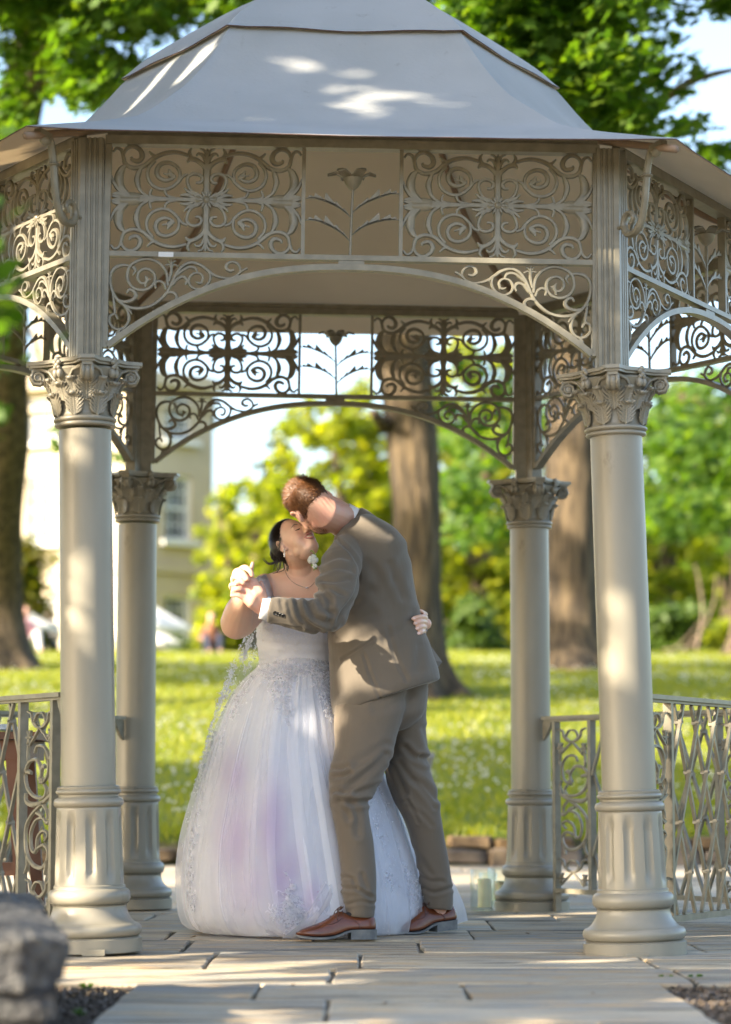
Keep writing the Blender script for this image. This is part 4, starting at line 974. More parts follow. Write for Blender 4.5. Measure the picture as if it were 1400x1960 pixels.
folds(jacket.data, loc=groom.location, noise_amp=.0016, noise_scale=9, strokes=[(C2([(690, 430), (760, 500), (795, 570), (800, 640), (770, 730), (710, 820), (660, 890)]), .0045, 3.0),
    (C2([(590, 610), (680, 575), (765, 590)]), .0055, 5), (C2([(610, 560), (690, 520), (740, 525)]), .004, 5), (C2([(600, 655), (690, 650), (750, 640)]), .005, 4), (C2([(585, 700), (640, 690), (720, 725)]), .005, 4),
    (C2([(590, 690), (640, 750), (650, 850)]), .009, 6), (C2([(470, 770), (500, 850), (590, 910)]), .009, 5), (C2([(430, 780), (460, 860), (500, 890)]), .006, 4), (C2([(530, 775), (570, 850), (640, 870)]), .009, 5), (C2([(600, 760), (620, 800), (660, 820)]), .007, 5), (C2([(390, 760), (400, 800)]), .004, 4),
    (C2([(965, 560), (1000, 650), (1040, 740)]), .005, 7), (C2([(850, 560), (900, 620), (890, 700)]), .004, 9), (C2([(690, 840), (760, 790), (860, 700)]), .006, 9), (C2([(700, 960), (780, 880), (880, 830)]), .005, 9),
    (C2([(830, 1040), (870, 1160), (925, 1290)]), .003, 3), (C2([(960, 900), (1000, 1050), (1060, 1180)]), .0025, 4), (C2([(1100, 830), (1050, 900), (950, 960)]), .005, 8), (C2([(715, 1068), (790, 1020), (875, 968)]), .0042, 1.8),
    (C2([(680, 1100), (700, 1250)]), .003, 8), (C2([(1130, 1000), (1120, 1120)]), .004, 8), (C2([(740, 330), (850, 370), (960, 400)]), .003, 8), (C2([(1080, 480), (1020, 560), (1000, 640)]), .004, 9), (C2([(345, 880), (500, 900), (600, 925)]), .003, 1.6)])
# hem flap of the vent at the back
m = MB(); fl_ = [P(806, 1225, 9.80), P(822, 1232, 9.84), P(847, 1267, 9.90), P(834, 1283, 9.88), P(822, 1262, 9.8)]
off = Vector((0, .02, .0)); m.add([*fl_, *[q + off for q in fl_]], [(0, 1, 2, 3, 4), (9, 8, 7, 6, 5)] + [(i, i + 5, (i + 1) % 5 + 5, (i + 1) % 5) for i in range(5)]); vf = m.build('vent_flap', M_SUIT); own(vf, groom); vf.parent = jacket
def child(o, par):
    own(o, groom); o.parent = par; return o
# collars
m = MB(); a, b = P(682, 1011, 9.865), P(652, 992, 9.85)
m.tube([a, a.lerp(b, .5), b], [.073, .070, .067], 40, cap=False); sc = gown(m.build('shirt_collar', M_SHIRT, smooth=True)); md = sc.modifiers.new('t', 'SOLIDIFY'); md.thickness = .004
m = MB(); ax = (P(668, 1000, 9.86) - P(700, 1020, 9.87)).normalized(); q0 = P(692, 1019, 9.868)
m.tube([q0, q0 + ax * .02, q0 + ax * .042, q0 + ax * .055, q0 + ax * .050, q0 + ax * .022, q0 - ax * .035], [.079, .078, .0765, .077, .082, .085, .080], 44, cap=False)
jc = m.build('jacket_collar', M_SUIT, smooth=True); child(jc, jacket)
# shirt cuff, sleeve buttons
m = MB(); m.tube([P(524, 1168, 9.48), P(509, 1164, 9.478), P(500, 1162, 9.477)], [.044, .0445, .043], 30, cap=False, flat=1.0); cf = gown(m.build('shirt_cuff', M_SHIRT, smooth=True)); md = cf.modifiers.new('t', 'SOLIDIFY'); md.thickness = .003
jb = BVHTree.FromObject(jacket, bpy.context.evaluated_depsgraph_get())
def hit(bvh, px, py, loc):
    o = Vector((0, 0, CAM_H)); d = (P(px, py, 5.0) - o).normalized(); r_ = bvh.ray_cast(o - Vector(loc), d); return r_
M_BUTTON = mat('dark_button', (.012, .012, .012), rough=.25)
btn = MB(); btn.lathe([(.0075, 0), (.008, .002), (.0065, .0035), (.005, .0025), (.002, .002)], 14); btn_me = btn.mesh('button', M_BUTTON, True, 40)
for k in range(4):
    h = hit(jb, 527 + 5.3 * k, 1173.5 + 1.6 * k, groom.location)
    if h[0]: o = link('button', btn_me, jacket, h[0]); o.rotation_mode = 'QUATERNION'; o.rotation_quaternion = h[1].to_track_quat('Z', 'Y')
# trousers
m = MB()
loft(m, [(645, 1300, 830, 1270, 9.88, .13), (643, 1345, 821, 1308, 9.89, .12), (640, 1375, 818, 1340, 9.87, .12), (650, 1400, 812, 1365, 9.86, .115), (690, 1425, 790, 1390, 9.88, .08)], 36, 4, 2.2)
loft(m, [(641, 1350, 780, 1320, 9.80, .10), (639, 1387, 775, 1358, 9.77, .10), (641, 1430, 754, 1428, 9.74, .097), (633, 1470, 740, 1466, 9.71, .09), (630, 1500, 727, 1503, 9.69, .085), (632, 1530, 706, 1533, 9.67, .078), (638, 1569, 708, 1569, 9.66, .073), (646, 1610, 715, 1608, 9.65, .07), (651, 1650, 719, 1650, 9.645, .07), (655, 1690, 721, 1690, 9.64, .072), (654, 1706, 720, 1712, 9.64, .073), (661, 1735, 718, 1740, 9.64, .067), (663, 1753, 717, 1757, 9.64, .066)], 32, 4, 2.15)
loft(m, [(700, 1345, 821, 1315, 9.93, .10), (735, 1395, 816, 1380, 9.94, .10), (745, 1440, 820, 1428, 9.95, .09), (738, 1476, 820, 1464, 9.955, .088), (743, 1503, 832, 1499, 9.96, .085), (755, 1535, 841, 1540, 9.965, .08), (772, 1566, 847, 1574, 9.97, .077), (786, 1605, 852, 1606, 9.98, .073), (799, 1655, 861, 1655, 9.99, .072), (805, 1695, 867, 1700, 10.0, .073), (809, 1722, 868, 1726, 10.0, .071), (812, 1737, 866, 1742, 10.0, .066)], 32, 4, 2.15)
tr = gown(fuse(m, 'trousers', M_TROU, .0052, 3, .5))
folds(tr.data, loc=groom.location, noise_amp=.001, noise_scale=11, strokes=[(C4([(330, 420), (315, 600), (290, 820), (258, 1000), (250, 1180)]), .0009, 1.8), (C4([(245, 1180), (340, 1195), (480, 1185)]), .010, 5), (C4([(280, 1100), (340, 1040), (450, 950), (560, 860), (640, 770)]), .008, 6), (C4([(190, 970), (260, 960), (330, 935)]), .006, 4), (C4([(180, 890), (250, 890), (300, 870)]), .005, 4), (C4([(590, 1045), (480, 1080), (380, 1110)]), .007, 5),
    (C4([(340, 1200), (390, 1300), (400, 1480)]), .005, 6), (C4([(200, 1200), (280, 1260), (320, 1340)]), .006, 5), (C4([(200, 1090), (260, 1110)]), .006, 4), (C4([(650, 680), (520, 760), (400, 830)]), .004, 7), (C4([(860, 240), (700, 330), (560, 360)]), .004, 8),
    (C4([(820, 700), (900, 780), (1010, 830)]), .008, 5), (C4([(770, 850), (850, 950), (990, 1050), (1090, 1160)]), .007, 6), (C4([(690, 830), (760, 950), (820, 1110)]), .006, 5), (C4([(840, 1170), (890, 1260), (940, 1370)]), .004, 3), (C4([(880, 990), (1000, 1130), (1080, 1240)]), .004, 4), (C4([(850, 1230), (980, 1310), (1060, 1400)]), .003, 4), (C4([(990, 540), (1030, 680)]), .005, 6), (C4([(960, 780), (1030, 800)]), .008, 4), 
    (C3([(785, 700), (850, 705), (910, 740)]), .006, 3.5), (C3([(800, 775), (860, 760), (930, 770)]), .003, 3), (C3([(790, 650), (830, 660), (845, 700)]), .005, 3), (C3([(870, 640), (890, 700)]), .004, 4),
    (C3([(1125, 690), (1190, 720), (1270, 700)]), .005, 3.5), (C3([(1110, 620), (1170, 665), (1230, 670)]), .004, 4), (C3([(1060, 500), (1130, 570), (1180, 640)]), .003, 5)])
# shoes
def shoe(heel, toe, lift, label=None):
    u = (toe - heel); L = .300; u.z = 0; u.normalize(); w = Vector((-u.y, u.x, 0)); root = empty('shoe', heel)
    T = [0, .03, .08, .16, .25, .33, .40, .46, .52, .60, .70, .80, .90, .96, 1.0]
    H = [.070, .088, .096, .093, .088, .090, .100, .106, .096, .077, .062, .052, .043, .034, .022]
    W = [.014, .026, .033, .036, .035, .034, .035, .037, .041, .046, .047, .043, .032, .021, .008]
    B = [.034, .034, .034, .034, .034, .033, .028, .020, .014, .010, .008, .009, .012, .015, .018]
    def ptw(t, a, z):
        zz = z + lift * max(0, 1 - t / .62); return u * (t * L) + w * a + Vector((0, 0, zz))
    vs = []; fs = []; n = 20; m = MB()
    for t, h, wd, b in zip(T, H, W, B):
        for k in range(n):
            a = 2 * math.pi * k / n; ca, sa = math.cos(a), math.sin(a)
            top = h if sa > 0 else b
            narrow = 1 - (.42 * sa ** 2 if sa > 0 else .0) * (1 if t < .55 else .6)
            z = (b + .012) + ((h - b - .012) * sa ** .9 if sa > 0 else (.012) * sa); vs.append(ptw(t, wd * math.copysign(abs(ca) ** .75, ca) * narrow, z))
    for i in range(len(T) - 1):
        for k in range(n): l = (k + 1) % n; fs.append((i * n + k, i * n + l, (i + 1) * n + l, (i + 1) * n + k))
    fs.append(tuple(range(n))); fs.append(tuple(reversed([(len(T) - 1) * n + k for k in range(n)])))
    m.add(vs, fs); up_ = m.build('upper', M_SHOE, root, smooth=True); sd = up_.modifiers.new('s', 'SUBSURF'); sd.levels = sd.render_levels = 1
    # opening with sock
    m = MB(); m.ell(u * (.24 * L) + Vector((0, 0, .092 + lift * .6)), (.045, .026, .012), Matrix((u, w, Vector((0, 0, 1)))).transposed(), 16, 8); m.build('sock', M_DARK, root, smooth=True)
    # sole and heel block
    m = MB(); vs = []; fs = []; k = len(T)
    for i, (t, wd, b) in enumerate(zip(T, W, B)):
        for a, z in ((1, b + .002), (1, b - .006), (-1, b - .006), (-1, b + .002)): vs.append(ptw(t, (wd + .0035) * a, z))
    for i in range(k - 1):
        for q in range(4): fs.append((i * 4 + q, i * 4 + (q + 1) % 4, (i + 1) * 4 + (q + 1) % 4, (i + 1) * 4 + q))
    fs += [(0, 1, 2, 3), ((k - 1) * 4 + 3, (k - 1) * 4 + 2, (k - 1) * 4 + 1, (k - 1) * 4)]; m.add(vs, fs); m.build('sole', M_SOLE, root)
    m = MB(); ring = [(t, W_) for t, W_ in ((0.0, .016), (.03, .029), (.10, .035), (.20, .038), (.33, .036))]
    out = [(t, a) for t, a in ring] + [(t, -a) for t, a in reversed(ring)]; nn = len(out)
    m.add([ptw(t, a, .0) for t, a in out] + [ptw(t, a, .029) for t, a in out], [tuple(range(nn)), tuple(reversed(range(nn, 2 * nn)))] + [(i, (i + 1) % nn, (i + 1) % nn + nn, i + nn) for i in range(nn)]); m.build('heel', M_SOLE, root)
    # laces and seams
    m = MB()
    for j, t in enumerate((.42, .47, .52, .57)):
        h = float(np.interp(t, T, H)); ww = .022
        m.tube([ptw(t, -ww, h - .014), ptw(t, 0, h + .002), ptw(t, ww, h - .014)], .0018, 6)
    h = float(np.interp(.46, T, H))
    for s_ in (-1, 1):
        m.tube(spline([ptw(.46, 0, h + .004), ptw(.42, .02 * s_, h + .014), ptw(.47, .034 * s_, h + .002), ptw(.46, .004 * s_, h + .005)], 4), .0018, 6)
        m.tube(spline([ptw(.47, 0, h + .004), ptw(.50, .026 * s_, h - .006), ptw(.50, .034 * s_, h - .034)], 4), .0016, 6)
        m.tube(spline([ptw(.66, .030 * s_, .056), ptw(.58, .036 * s_, .058), ptw(.50, .033 * s_, .066), ptw(.44, .030 * s_, .080)], 4), .0011, 5)
        m.tube(spline([ptw(.30, .032 * s_, .072), ptw(.24, .0345 * s_, .058), ptw(.22, .0365 * s_, .040)], 4), .0010, 5)
    m.build('laces', mat('lace_brown', (.06, .02, .01), rough=.5) if 'lace_brown' not in bpy.data.materials else bpy.data.materials['lace_brown'], root, smooth=True)
    return gown(root)
q1, q2 = P(720, 1803, 9.6), P(568, 1800, 9.57); shoe(Vector((q1.x, 9.625, .003)), Vector((q2.x, 9.57, .003)), .0)
q1, q2 = P(873, 1790, 10.0), P(748, 1790, 9.9); s2 = shoe(Vector((q1.x, 10.03, .003)), Vector((q2.x, 9.90, .003)), .016)
# boutonniere
M_PETAL = mat('white_petal', (.80, .80, .74), rough=.6, trans=.3)
bo = P(601, 1071, 9.60); bt = empty('boutonniere', bo); tag(bt, "white rose boutonniere pinned to the front of the groom's jacket", 'flower')
m = MB()
for k in range(14):
    a = k * 2.4; r_ = .004 + .0011 * k; d = Vector((math.cos(a), -.5, math.sin(a))).normalized()
    m.ell(d * r_ + Vector((-.004, -.004, 0)), (.011, .003, .010), d.to_track_quat('Y', 'Z').to_matrix(), 8, 6)
m.build('rose', M_PETAL, bt, smooth=True)
m = MB()
for k in range(5): m.ell(Vector((.004 + .005 * math.cos(k), -.008, -.026 + .006 * math.sin(k * 2))), (.005, .005, .005), None, 8, 6)
m.build('bud', M_PETAL, bt, smooth=True)
m = MB(); M_SPRIG = mat('sprig_green', (.16, .26, .03), rough=.6)
for pts in ([(0, 0, 0), (.002, -.005, .02), (-.006, -.005, .032), (-.014, -.005, .030)], [(0, 0, -.01), (.002, -.006, -.03), (.0, -.006, -.042)], [(0, 0, 0), (.008, -.005, .016), (.010, -.006, .026)]): m.tube(spline(pts, 4), .0018, 5)
for k in range(4): m.ell((.004 * k - .006, -.006, -.022 - .004 * k), (.006, .002, .004), None, 6, 5)
m.build('sprig', M_SPRIG, bt)
# ------------------------------------------------------------------ bride
bo = P(575, 1784, 10.14); bride = empty('person', (bo.x, 10.14, 0)); tag(bride, 'bride in white and lilac ball gown leaning back, dark hair pinned up', 'person')
def bown(o): return own(o, bride)
wh = basis((.45, -.62, .64), (-.58, .30, .70)); WC = P(564, 1039, 9.90)
m = MB(); head_mb(m, wh, WC, .87, True)
wf = lambda x, y, z: hp(wh, WC, x * .87, y * .87, z * .87)
m.ell(wf(.024, .048, -.036), (.034, .026, .040), wh, 16, 12); m.ell(wf(-.024, .048, -.036), (.034, .026, .040), wh, 16, 12); m.ell(wf(0, .035, -.078), (.045, .045, .030), wh, 16, 12)
m.capsule([wf(0, -.015, -.02), P(572, 1072, 9.97), P(575, 1100, 10.0), P(578, 1120, 10.02)], [.056, .056, .060, .070], 20)
loft(m, [(554, 1082, 606, 1082, 10.0, .05), (528, 1094, 632, 1094, 10.02, .07), (500, 1104, 655, 1104, 10.04, .09), (490, 1116, 662, 1116, 10.04, .105), (493, 1138, 662, 1138, 10.04, .125), (497, 1165, 660, 1165, 10.03, .155), (496, 1200, 652, 1200, 10.04, .155), (498, 1262, 640, 1262, 10.06, .13), (485, 1310, 655, 1310, 10.08, .15), (480, 1380, 670, 1380, 10.1, .15)], 36, 4, 2.2)
m.capsule([P(508, 1122, 10.0), P(486, 1162, 9.88), P(462, 1190, 9.76)], [.050, .060, .060], 18)
m.capsule([P(453, 1193, 9.73), P(458, 1170, 9.66), P(466, 1150, 9.60), P(474, 1132, 9.55)], [.062, .055, .044, .030], 18)
# right hand clasped with his
gY = 9.475
for (a, b) in (((476, 1132), (466, 1106)), ((472, 1134), (459, 1114)), ((480, 1128), (474, 1104))): m.capsule([P(*a, 9.54), P(*b, 9.50)], [.018, .015], 12)
finger(m, [P(471, 1106, 9.50), P(461, 1092, 9.475), P(470, 1086, 9.455), P(480, 1094, 9.44), P(483, 1101, 9.44)], .0118)
finger(m, [P(462, 1110, 9.50), P(450, 1100, 9.475), P(456, 1092, 9.455), P(467, 1099, 9.435), P(474, 1108, 9.43)], .0120)
finger(m, [P(457, 1118, 9.50), P(447, 1112, 9.48), P(449, 1104, 9.46), P(459, 1108, 9.435), P(466, 1116, 9.43)], .0112)
finger(m, [P(455, 1128, 9.50), P(444, 1126, 9.48), P(443, 1119, 9.46), P(452, 1119, 9.44)], .0100)
finger(m, [P(476, 1112, 9.49), P(480, 1096, 9.475), P(482, 1086, 9.47), P(484, 1078, 9.468)], .0095)
# left arm round his back
m.capsule([P(640, 1125, 10.08), P(700, 1170, 10.16), P(770, 1198, 10.14)], [.052, .048, .036], 14); m.capsule([P(770, 1198, 10.14), P(806, 1196, 9.98), P(815, 1194, 9.90)], [.036, .026, .024], 14)
for k in range(4): finger(m, [P(815 - k * 1.0, 1182 + 9.5 * k, 9.88), P(810 - k * .5, 1180 + 9.5 * k, 9.81), P(800 + k * 2.0, 1181 + 9.8 * k, 9.768 + .004 * k), P(791 + k * 3.2, 1184 + 9.6 * k, 9.755 + .006 * k)], .0098)
finger(m, [P(815, 1176, 9.92), P(806, 1170, 9.86), P(800, 1168, 9.85)], .009)
# legs under the gown
for x in (545, 600): m.capsule([P(x, 1330, 10.1), P(x, 1560, 10.12), P(x, 1760, 10.14)], [.08, .055, .035], 12); m.capsule([P(x, 1775, 10.14), P(x - 4, 1788, 10.02)], [.03, .022], 10)
wb_ = bown(fuse(m, 'body', M_SKIN2, .0034, 7, .5))
# nails of the hand on his back
m = MB()
for k in range(4): q = P(792.5 + 3.2 * k, 1183.5 + 9.6 * k, 9.746 + .006 * k); m.ell(q, (.0075, .0022, .0055), None, 10, 6)
bown(m.build('nails', mat('pale_nail', (.75, .55, .50), rough=.2), smooth=True))
m = MB(); m.tube([P(816, 1203, 9.86), P(817, 1208, 9.855), P(816, 1212, 9.86)], .002, 6); m.ell(P(817, 1207, 9.85), (.003, .003, .003), None, 8, 6); bown(m.build('ring', mat('silver', (.8, .8, .8), rough=.15, metal=1)))
# face details: lips, teeth, closed eyes, brows
m = MB(); m.tube(spline([wf(-.027, .083, -.044), wf(-.012, .096, -.040), wf(0, .099, -.042), wf(.012, .096, -.040), wf(.027, .083, -.044)], 4), [.0012] + [.0028] * 15 + [.0012], 8)
m.tube(spline([wf(-.027, .083, -.045), wf(-.012, .093, -.058), wf(0, .096, -.061), wf(.012, .093, -.058), wf(.027, .083, -.045)], 4), [.0012] + [.0034] * 15 + [.0012], 8); bown(m.build('lips', mat('rose_lips', (.46, .19, .16), rough=.4), smooth=True))
m = MB(); m.ell(wf(0, .091, -.050), (.018, .004, .0055), wh, 14, 8); bown(m.build('teeth', mat('teeth', (.8, .76, .68), rough=.25), smooth=True))
m = MB()
for sx in (-1, 1): 
    m.tube(spline([wf(sx * .014, .086, .007), wf(sx * .026, .090, .003), wf(sx * .041, .078, .007)], 4), [.001, .0014, .0018, .0018, .002, .002, .0018, .0015, .001], 6)
    m.tube(spline([wf(sx * .012, .090, .029), wf(sx * .028, .087, .035), wf(sx * .045, .072, .029)], 4), [.0006, .001, .0012, .0012, .0012, .001, .0009, .0007, .0005], 6)
bown(m.build('lashes', mat('lash', (.02, .012, .01), rough=.6), smooth=True))
# hair
wr = (.0675, .0850, .0795); wo = (0, -.008 * .87, .028 * .87)
def wreg(d): return d.z > -.55 and (d.y < .30 + .55 * max(0, d.z - .1) or d.z > .80) and not (abs(d.x) > .75 and d.y > -.25 and d.z < -.05)
ch = own(cap_mesh(wh, WC, wr, wo, wreg, 'hair_cap', mat('hair_base_dark', (.02, .012, .009), rough=.35, spec=.6), .002), bride)
bown(strands('hair', wh, WC, lambda d, rg: rg.uniform(.03, .05) if wreg(d) else 0, 3800, None, M_HAIR_W, bride, 9, .0014, .05, rad=wr, off=wo, dirf=lambda d: Vector((0, -1.0, -.75)), lift=.03))
m = MB(); rg = np.random.RandomState(4); bc = P(533, 1060, 9.95)
for k in range(46):
    a0 = rg.uniform(0, 6.28); tilt = rg.uniform(-.6, .6); r_ = rg.uniform(.012, .030)
    pts = [bc + Vector((math.cos(a0 + t) * r_, rg.uniform(-.004, .004) + math.sin(tilt) * r_ * math.cos(t) - .01, math.sin(a0 + t) * r_ * 1.1)) for t in np.linspace(0, 3.6, 8)]
    m.tube(pts, [.001, .0026, .0032, .0034, .0034, .003, .0024, .0008], 5)
for pts in ([(540, 1062), (528, 1074), (515, 1079), (505, 1072)], [(538, 1065), (527, 1078), (514, 1080), (504, 1070)], [(536, 1068), (527, 1080), (524, 1092)], [(534, 1068), (530, 1082), (531, 1090)], [(538, 1070), (536, 1084), (530, 1094)], [(545, 1050), (543, 1075), (545, 1090), (535, 1095), (523, 1098)], [(536, 1050), (524, 1052), (522, 1066), (528, 1074)], [(549, 1056), (551, 1076), (549, 1092)], [(540, 1035), (533, 1045), (529, 1056)]):
    for j in range(3):
        o_ = rg.normal(size=2) * 1.2; p = spline([P(a + o_[0], b + o_[1], 9.93) for a, b in pts], 4); k = len(p); m.tube(p, [.0016 * (1 - .75 * i / k) + .0004 for i in range(k)], 5)
bown(m.build('bun', M_HAIR_W, smooth=True))
M_SILV = mat('sparkling_silver', (.85, .82, .80), rough=.15, metal=.8)
m = MB(); e0 = P(545, 1053, 9.83)
for k, r_ in enumerate((.0035, .0028, .0045, .004)): m.ell(e0 + Vector((0, -.004, -.008 * k)), (r_, r_, r_ * 1.2), None, 8, 6)
bown(m.build('earring', M_SILV, smooth=True))
wbv = BVHTree.FromObject(wb_, bpy.context.evaluated_depsgraph_get())
m = MB(); pts = []
for px, py in ((546, 1088), (549, 1100), (556, 1110), (566, 1118), (578, 1123), (588, 1125), (596, 1122), (603, 1114)):
    h = hit(wbv, px, py, bride.location)
    if h[0]: pts.append(h[0] + h[1] * .0015)
if len(pts) > 2: m.tube(spline(pts, 3), .0011, 5); m.ell(pts[min(5, len(pts) - 1)] + Vector((0, -.003, -.002)), (.006, .003, .0035), None, 8, 6); m.build('necklace', M_SILV, bride)
# gown
def dress_mat(name, alpha, tint=True):
    m_ = bpy.data.materials.new(name); m_.use_nodes = True; nt = m_.node_tree; N = nt.nodes; Lk = nt.links; b = N['Principled BSDF']; out = N['Material Output']
    b.inputs['Roughness'].default_value = .7; b.inputs['Sheen Weight'].default_value = .3
    mx = N.new('ShaderNodeMix'); mx.data_type = 'RGBA'; mx.inputs[6].default_value = (.80, .815, .88, 1); mx.inputs[7].default_value = (.50, .31, .60, 1)
    at = N.new('ShaderNodeAttribute'); at.attribute_name = 'tint'; Lk.new(at.outputs['Fac'], mx.inputs[0]); Lk.new(mx.outputs[2], b.inputs['Base Color'])
    tc = N.new('ShaderNodeTexCoord'); n2 = N.new('ShaderNodeTexNoise'); n2.inputs['Scale'].default_value = 260; Lk.new(tc.outputs['Object'], n2.inputs['Vector']); bp = N.new('ShaderNodeBump'); bp.inputs['Strength'].default_value = .25; bp.inputs['Distance'].default_value = .001; Lk.new(n2.outputs[0], bp.inputs['Height']); Lk.new(bp.outputs[0], b.inputs['Normal'])
    tr_ = N.new('ShaderNodeBsdfTranslucent'); Lk.new(mx.outputs[2], tr_.inputs['Color']); m1 = N.new('ShaderNodeMixShader'); m1.inputs[0].default_value = .25; Lk.new(b.outputs[0], m1.inputs[1]); Lk.new(tr_.outputs[0], m1.inputs[2]); last = m1
    if alpha < 1:
        tp_ = N.new('ShaderNodeBsdfTransparent'); m2 = N.new('ShaderNodeMixShader'); m2.inputs[0].default_value = alpha
        lw = N.new('ShaderNodeLayerWeight'); lw.inputs['Blend'].default_value = .45; mr = N.new('ShaderNodeMapRange'); mr.inputs[3].default_value = alpha * .8; mr.inputs[4].default_value = min(1, alpha * 2.4)
        Lk.new(lw.outputs['Facing'], mr.inputs[0]); Lk.new(mr.outputs[0], m2.inputs[0]); Lk.new(tp_.outputs[0], m2.inputs[1]); Lk.new(m1.outputs[0], m2.inputs[2]); last = m2
    Lk.new(last.outputs[0], out.inputs['Surface']); return m_
M_GOWN = dress_mat('gown_satin', 1.0); M_TULLE = dress_mat('tulle', .26); M_VEIL = dress_mat('veil_tulle', .16)
M_LACE = mat('lace', (.86, .86, .89), rough=.8, trans=.7)
SK = [(1262, 499, 640, 10.05, .140), (1276, 494, 644, 10.05, .150), (1290, 481, 655, 10.06, .19), (1308, 464, 668, 10.08, .235), (1340, 443, 682, 10.09, .285), (1380, 424, 700, 10.10, .33), (1430, 404, 716, 10.11, .375), (1486, 386, 738, 10.12, .425), (1554, 365, 766, 10.13, .465), (1605, 352, 784, 10.135, .49), (1663, 345, 802, 10.14, .505), (1715, 346, 812, 10.14, .51), (1750, 353, 816, 10.14, .505), (1772, 366, 814, 10.14, .485), (1784, 384, 806, 10.14, .46)]
def skirt(name, m_, seed, scale, amp, nf, hemk=2.5, nseg=360, sub=5, z0=None, thick=.0):
    A = spline([P(s[1], s[0], s[3]) for s in SK], sub); B = spline([P(s[2], s[0], s[3]) for s in SK], sub); T = spline([Vector((s[4], 0, 0)) for s in SK], sub); rg = random.Random(seed)
    fr_ = [(rg.randint(5, 9), rg.uniform(0, 6.28), 1.0), (rg.randint(11, 15), rg.uniform(0, 6.28), .8), (rg.randint(19, 25), rg.uniform(0, 6.28), .32), (rg.randint(33, 44), rg.uniform(0, 6.28), .12)]
    vs = []; k = len(A); zt_ = A[0].z
    for i in range(k):
        c = (A[i] + B[i]) / 2; a = (B[i] - A[i]).length / 2; b = T[i].x; t = i / (k - 1); am = amp * min(1, t * 2.2) ** 1.2 * (1 if t < .8 else 1 + (t - .8) * hemk); pleat = .0018 * max(0, 1 - abs(t - .2) / .35)
        for j in range(nseg):
            an = 2 * math.pi * j / nseg; f_ = sum(w * (1 - 2 * abs(math.sin(n_ * an / 2 + ph + .25 * math.sin(an * 3 + t * 2))) ** .8) for n_, ph, w in fr_) / 2.0
            g_ = am * f_ + pleat * math.sin(an * 64 + 2 * math.sin(an * 7))
            sag = .008 * max(0, t - .8) * math.sin(an * 5 + seed) * 5
            v = Vector((c.x + (a * scale + g_) * math.cos(an), c.y + (b * scale + g_) * math.sin(an), max(.006 + .004 * (f_ > 0), c.z + sag * (t > .92)))); vs.append(v)
    fs = [(i * nseg + j, i * nseg + (j + 1) % nseg, (i + 1) * nseg + (j + 1) % nseg, (i + 1) * nseg + j) for i in range(k - 1) for j in range(nseg)]
    V = np.array([tuple(v) for v in vs]); me = np_mesh(name, V - np.array(bride.location)[None], fs, m_, True)
    px, py = proj(V); tn = np.zeros(len(V))
    for (x, y, sx, sy, w) in ((447, 1488, 22, 50, .6), (452, 1600, 34, 95, .55), (520, 1590, 30, 90, .62), (545, 1680, 34, 70, .6), (590, 1715, 24, 40, .55), (480, 1700, 50, 60, .4)): tn = np.maximum(tn, w * .75 * np.exp(-((px - x) / sx) ** 2 - ((py - y) / sy) ** 2))
    nz_ = np.array([mnoise.noise(Vector((a * .035, b * .012, seed))) for a, b in zip(px, py)]); tn = np.clip(tn * (1 + .8 * nz_), 0, 1) * (V[:, 1] < 10.15)
    at = me.attributes.new('tint', 'FLOAT', 'POINT'); at.data.foreach_set('value', tn.astype(np.float32)); return link(name, me, bride)
sk = skirt('skirt', M_GOWN, 2, .985, .016, 9); tl = skirt('tulle_layer', M_TULLE, 5, 1.012, .020, 9, 7.0)
tl2 = skirt('tulle_underlayer', M_TULLE, 8, 1.0, .014, 9)
# bodice
m = MB(); loft(m, [(493, 1150, 662, 1150, 10.03, .150), (492, 1172, 662, 1172, 10.03, .167), (491, 1200, 656, 1200, 10.04, .166), (493, 1235, 648, 1235, 10.05, .150), (496, 1262, 642, 1262, 10.055, .143), (494, 1278, 645, 1278, 10.055, .150)], 60, 6, 2.2, cap=False)
bd = bown(m.build('bodice', M_GOWN, smooth=True)); md = bd.modifiers.new('t', 'SOLIDIFY'); md.thickness = .003
folds(bd.data, [([(496, 1225), (540, 1232), (600, 1234), (640, 1236)], .005, 4), ([(494, 1262), (520, 1258), (560, 1240)], .004, 4), ([(494, 1272), (560, 1266), (640, 1270)], .005, 4)], .0012, 30, bride.location)
def strap(pts, w, name):
    P0 = [hit(wbv, a, b, bride.location) for a, b in pts]; P0 = [(h[0] + h[1] * .006, h[1]) for h in P0 if h[0]]; m = MB(); vs = []
    if len(P0) < 2: return
    for i, (q, nr) in enumerate(P0):
        t = (P0[min(i + 1, len(P0) - 1)][0] - P0[max(i - 1, 0)][0]).normalized(); s_ = nr.cross(t).normalized(); vs += [q - s_ * w, q + nr * .003, q + s_ * w]
    m.add(vs, [(i * 3 + k, i * 3 + k + 1, i * 3 + k + 4, i * 3 + k + 3) for i in range(len(P0) - 1) for k in (0, 1)]); o = m.build(name, M_LACE, bride, smooth=True); md = o.modifiers.new('t', 'SOLIDIFY'); md.thickness = .003
strap([(520, 1158), (517, 1146), (512, 1135), (506, 1124), (501, 1114), (497, 1107)], .030, 'strap')
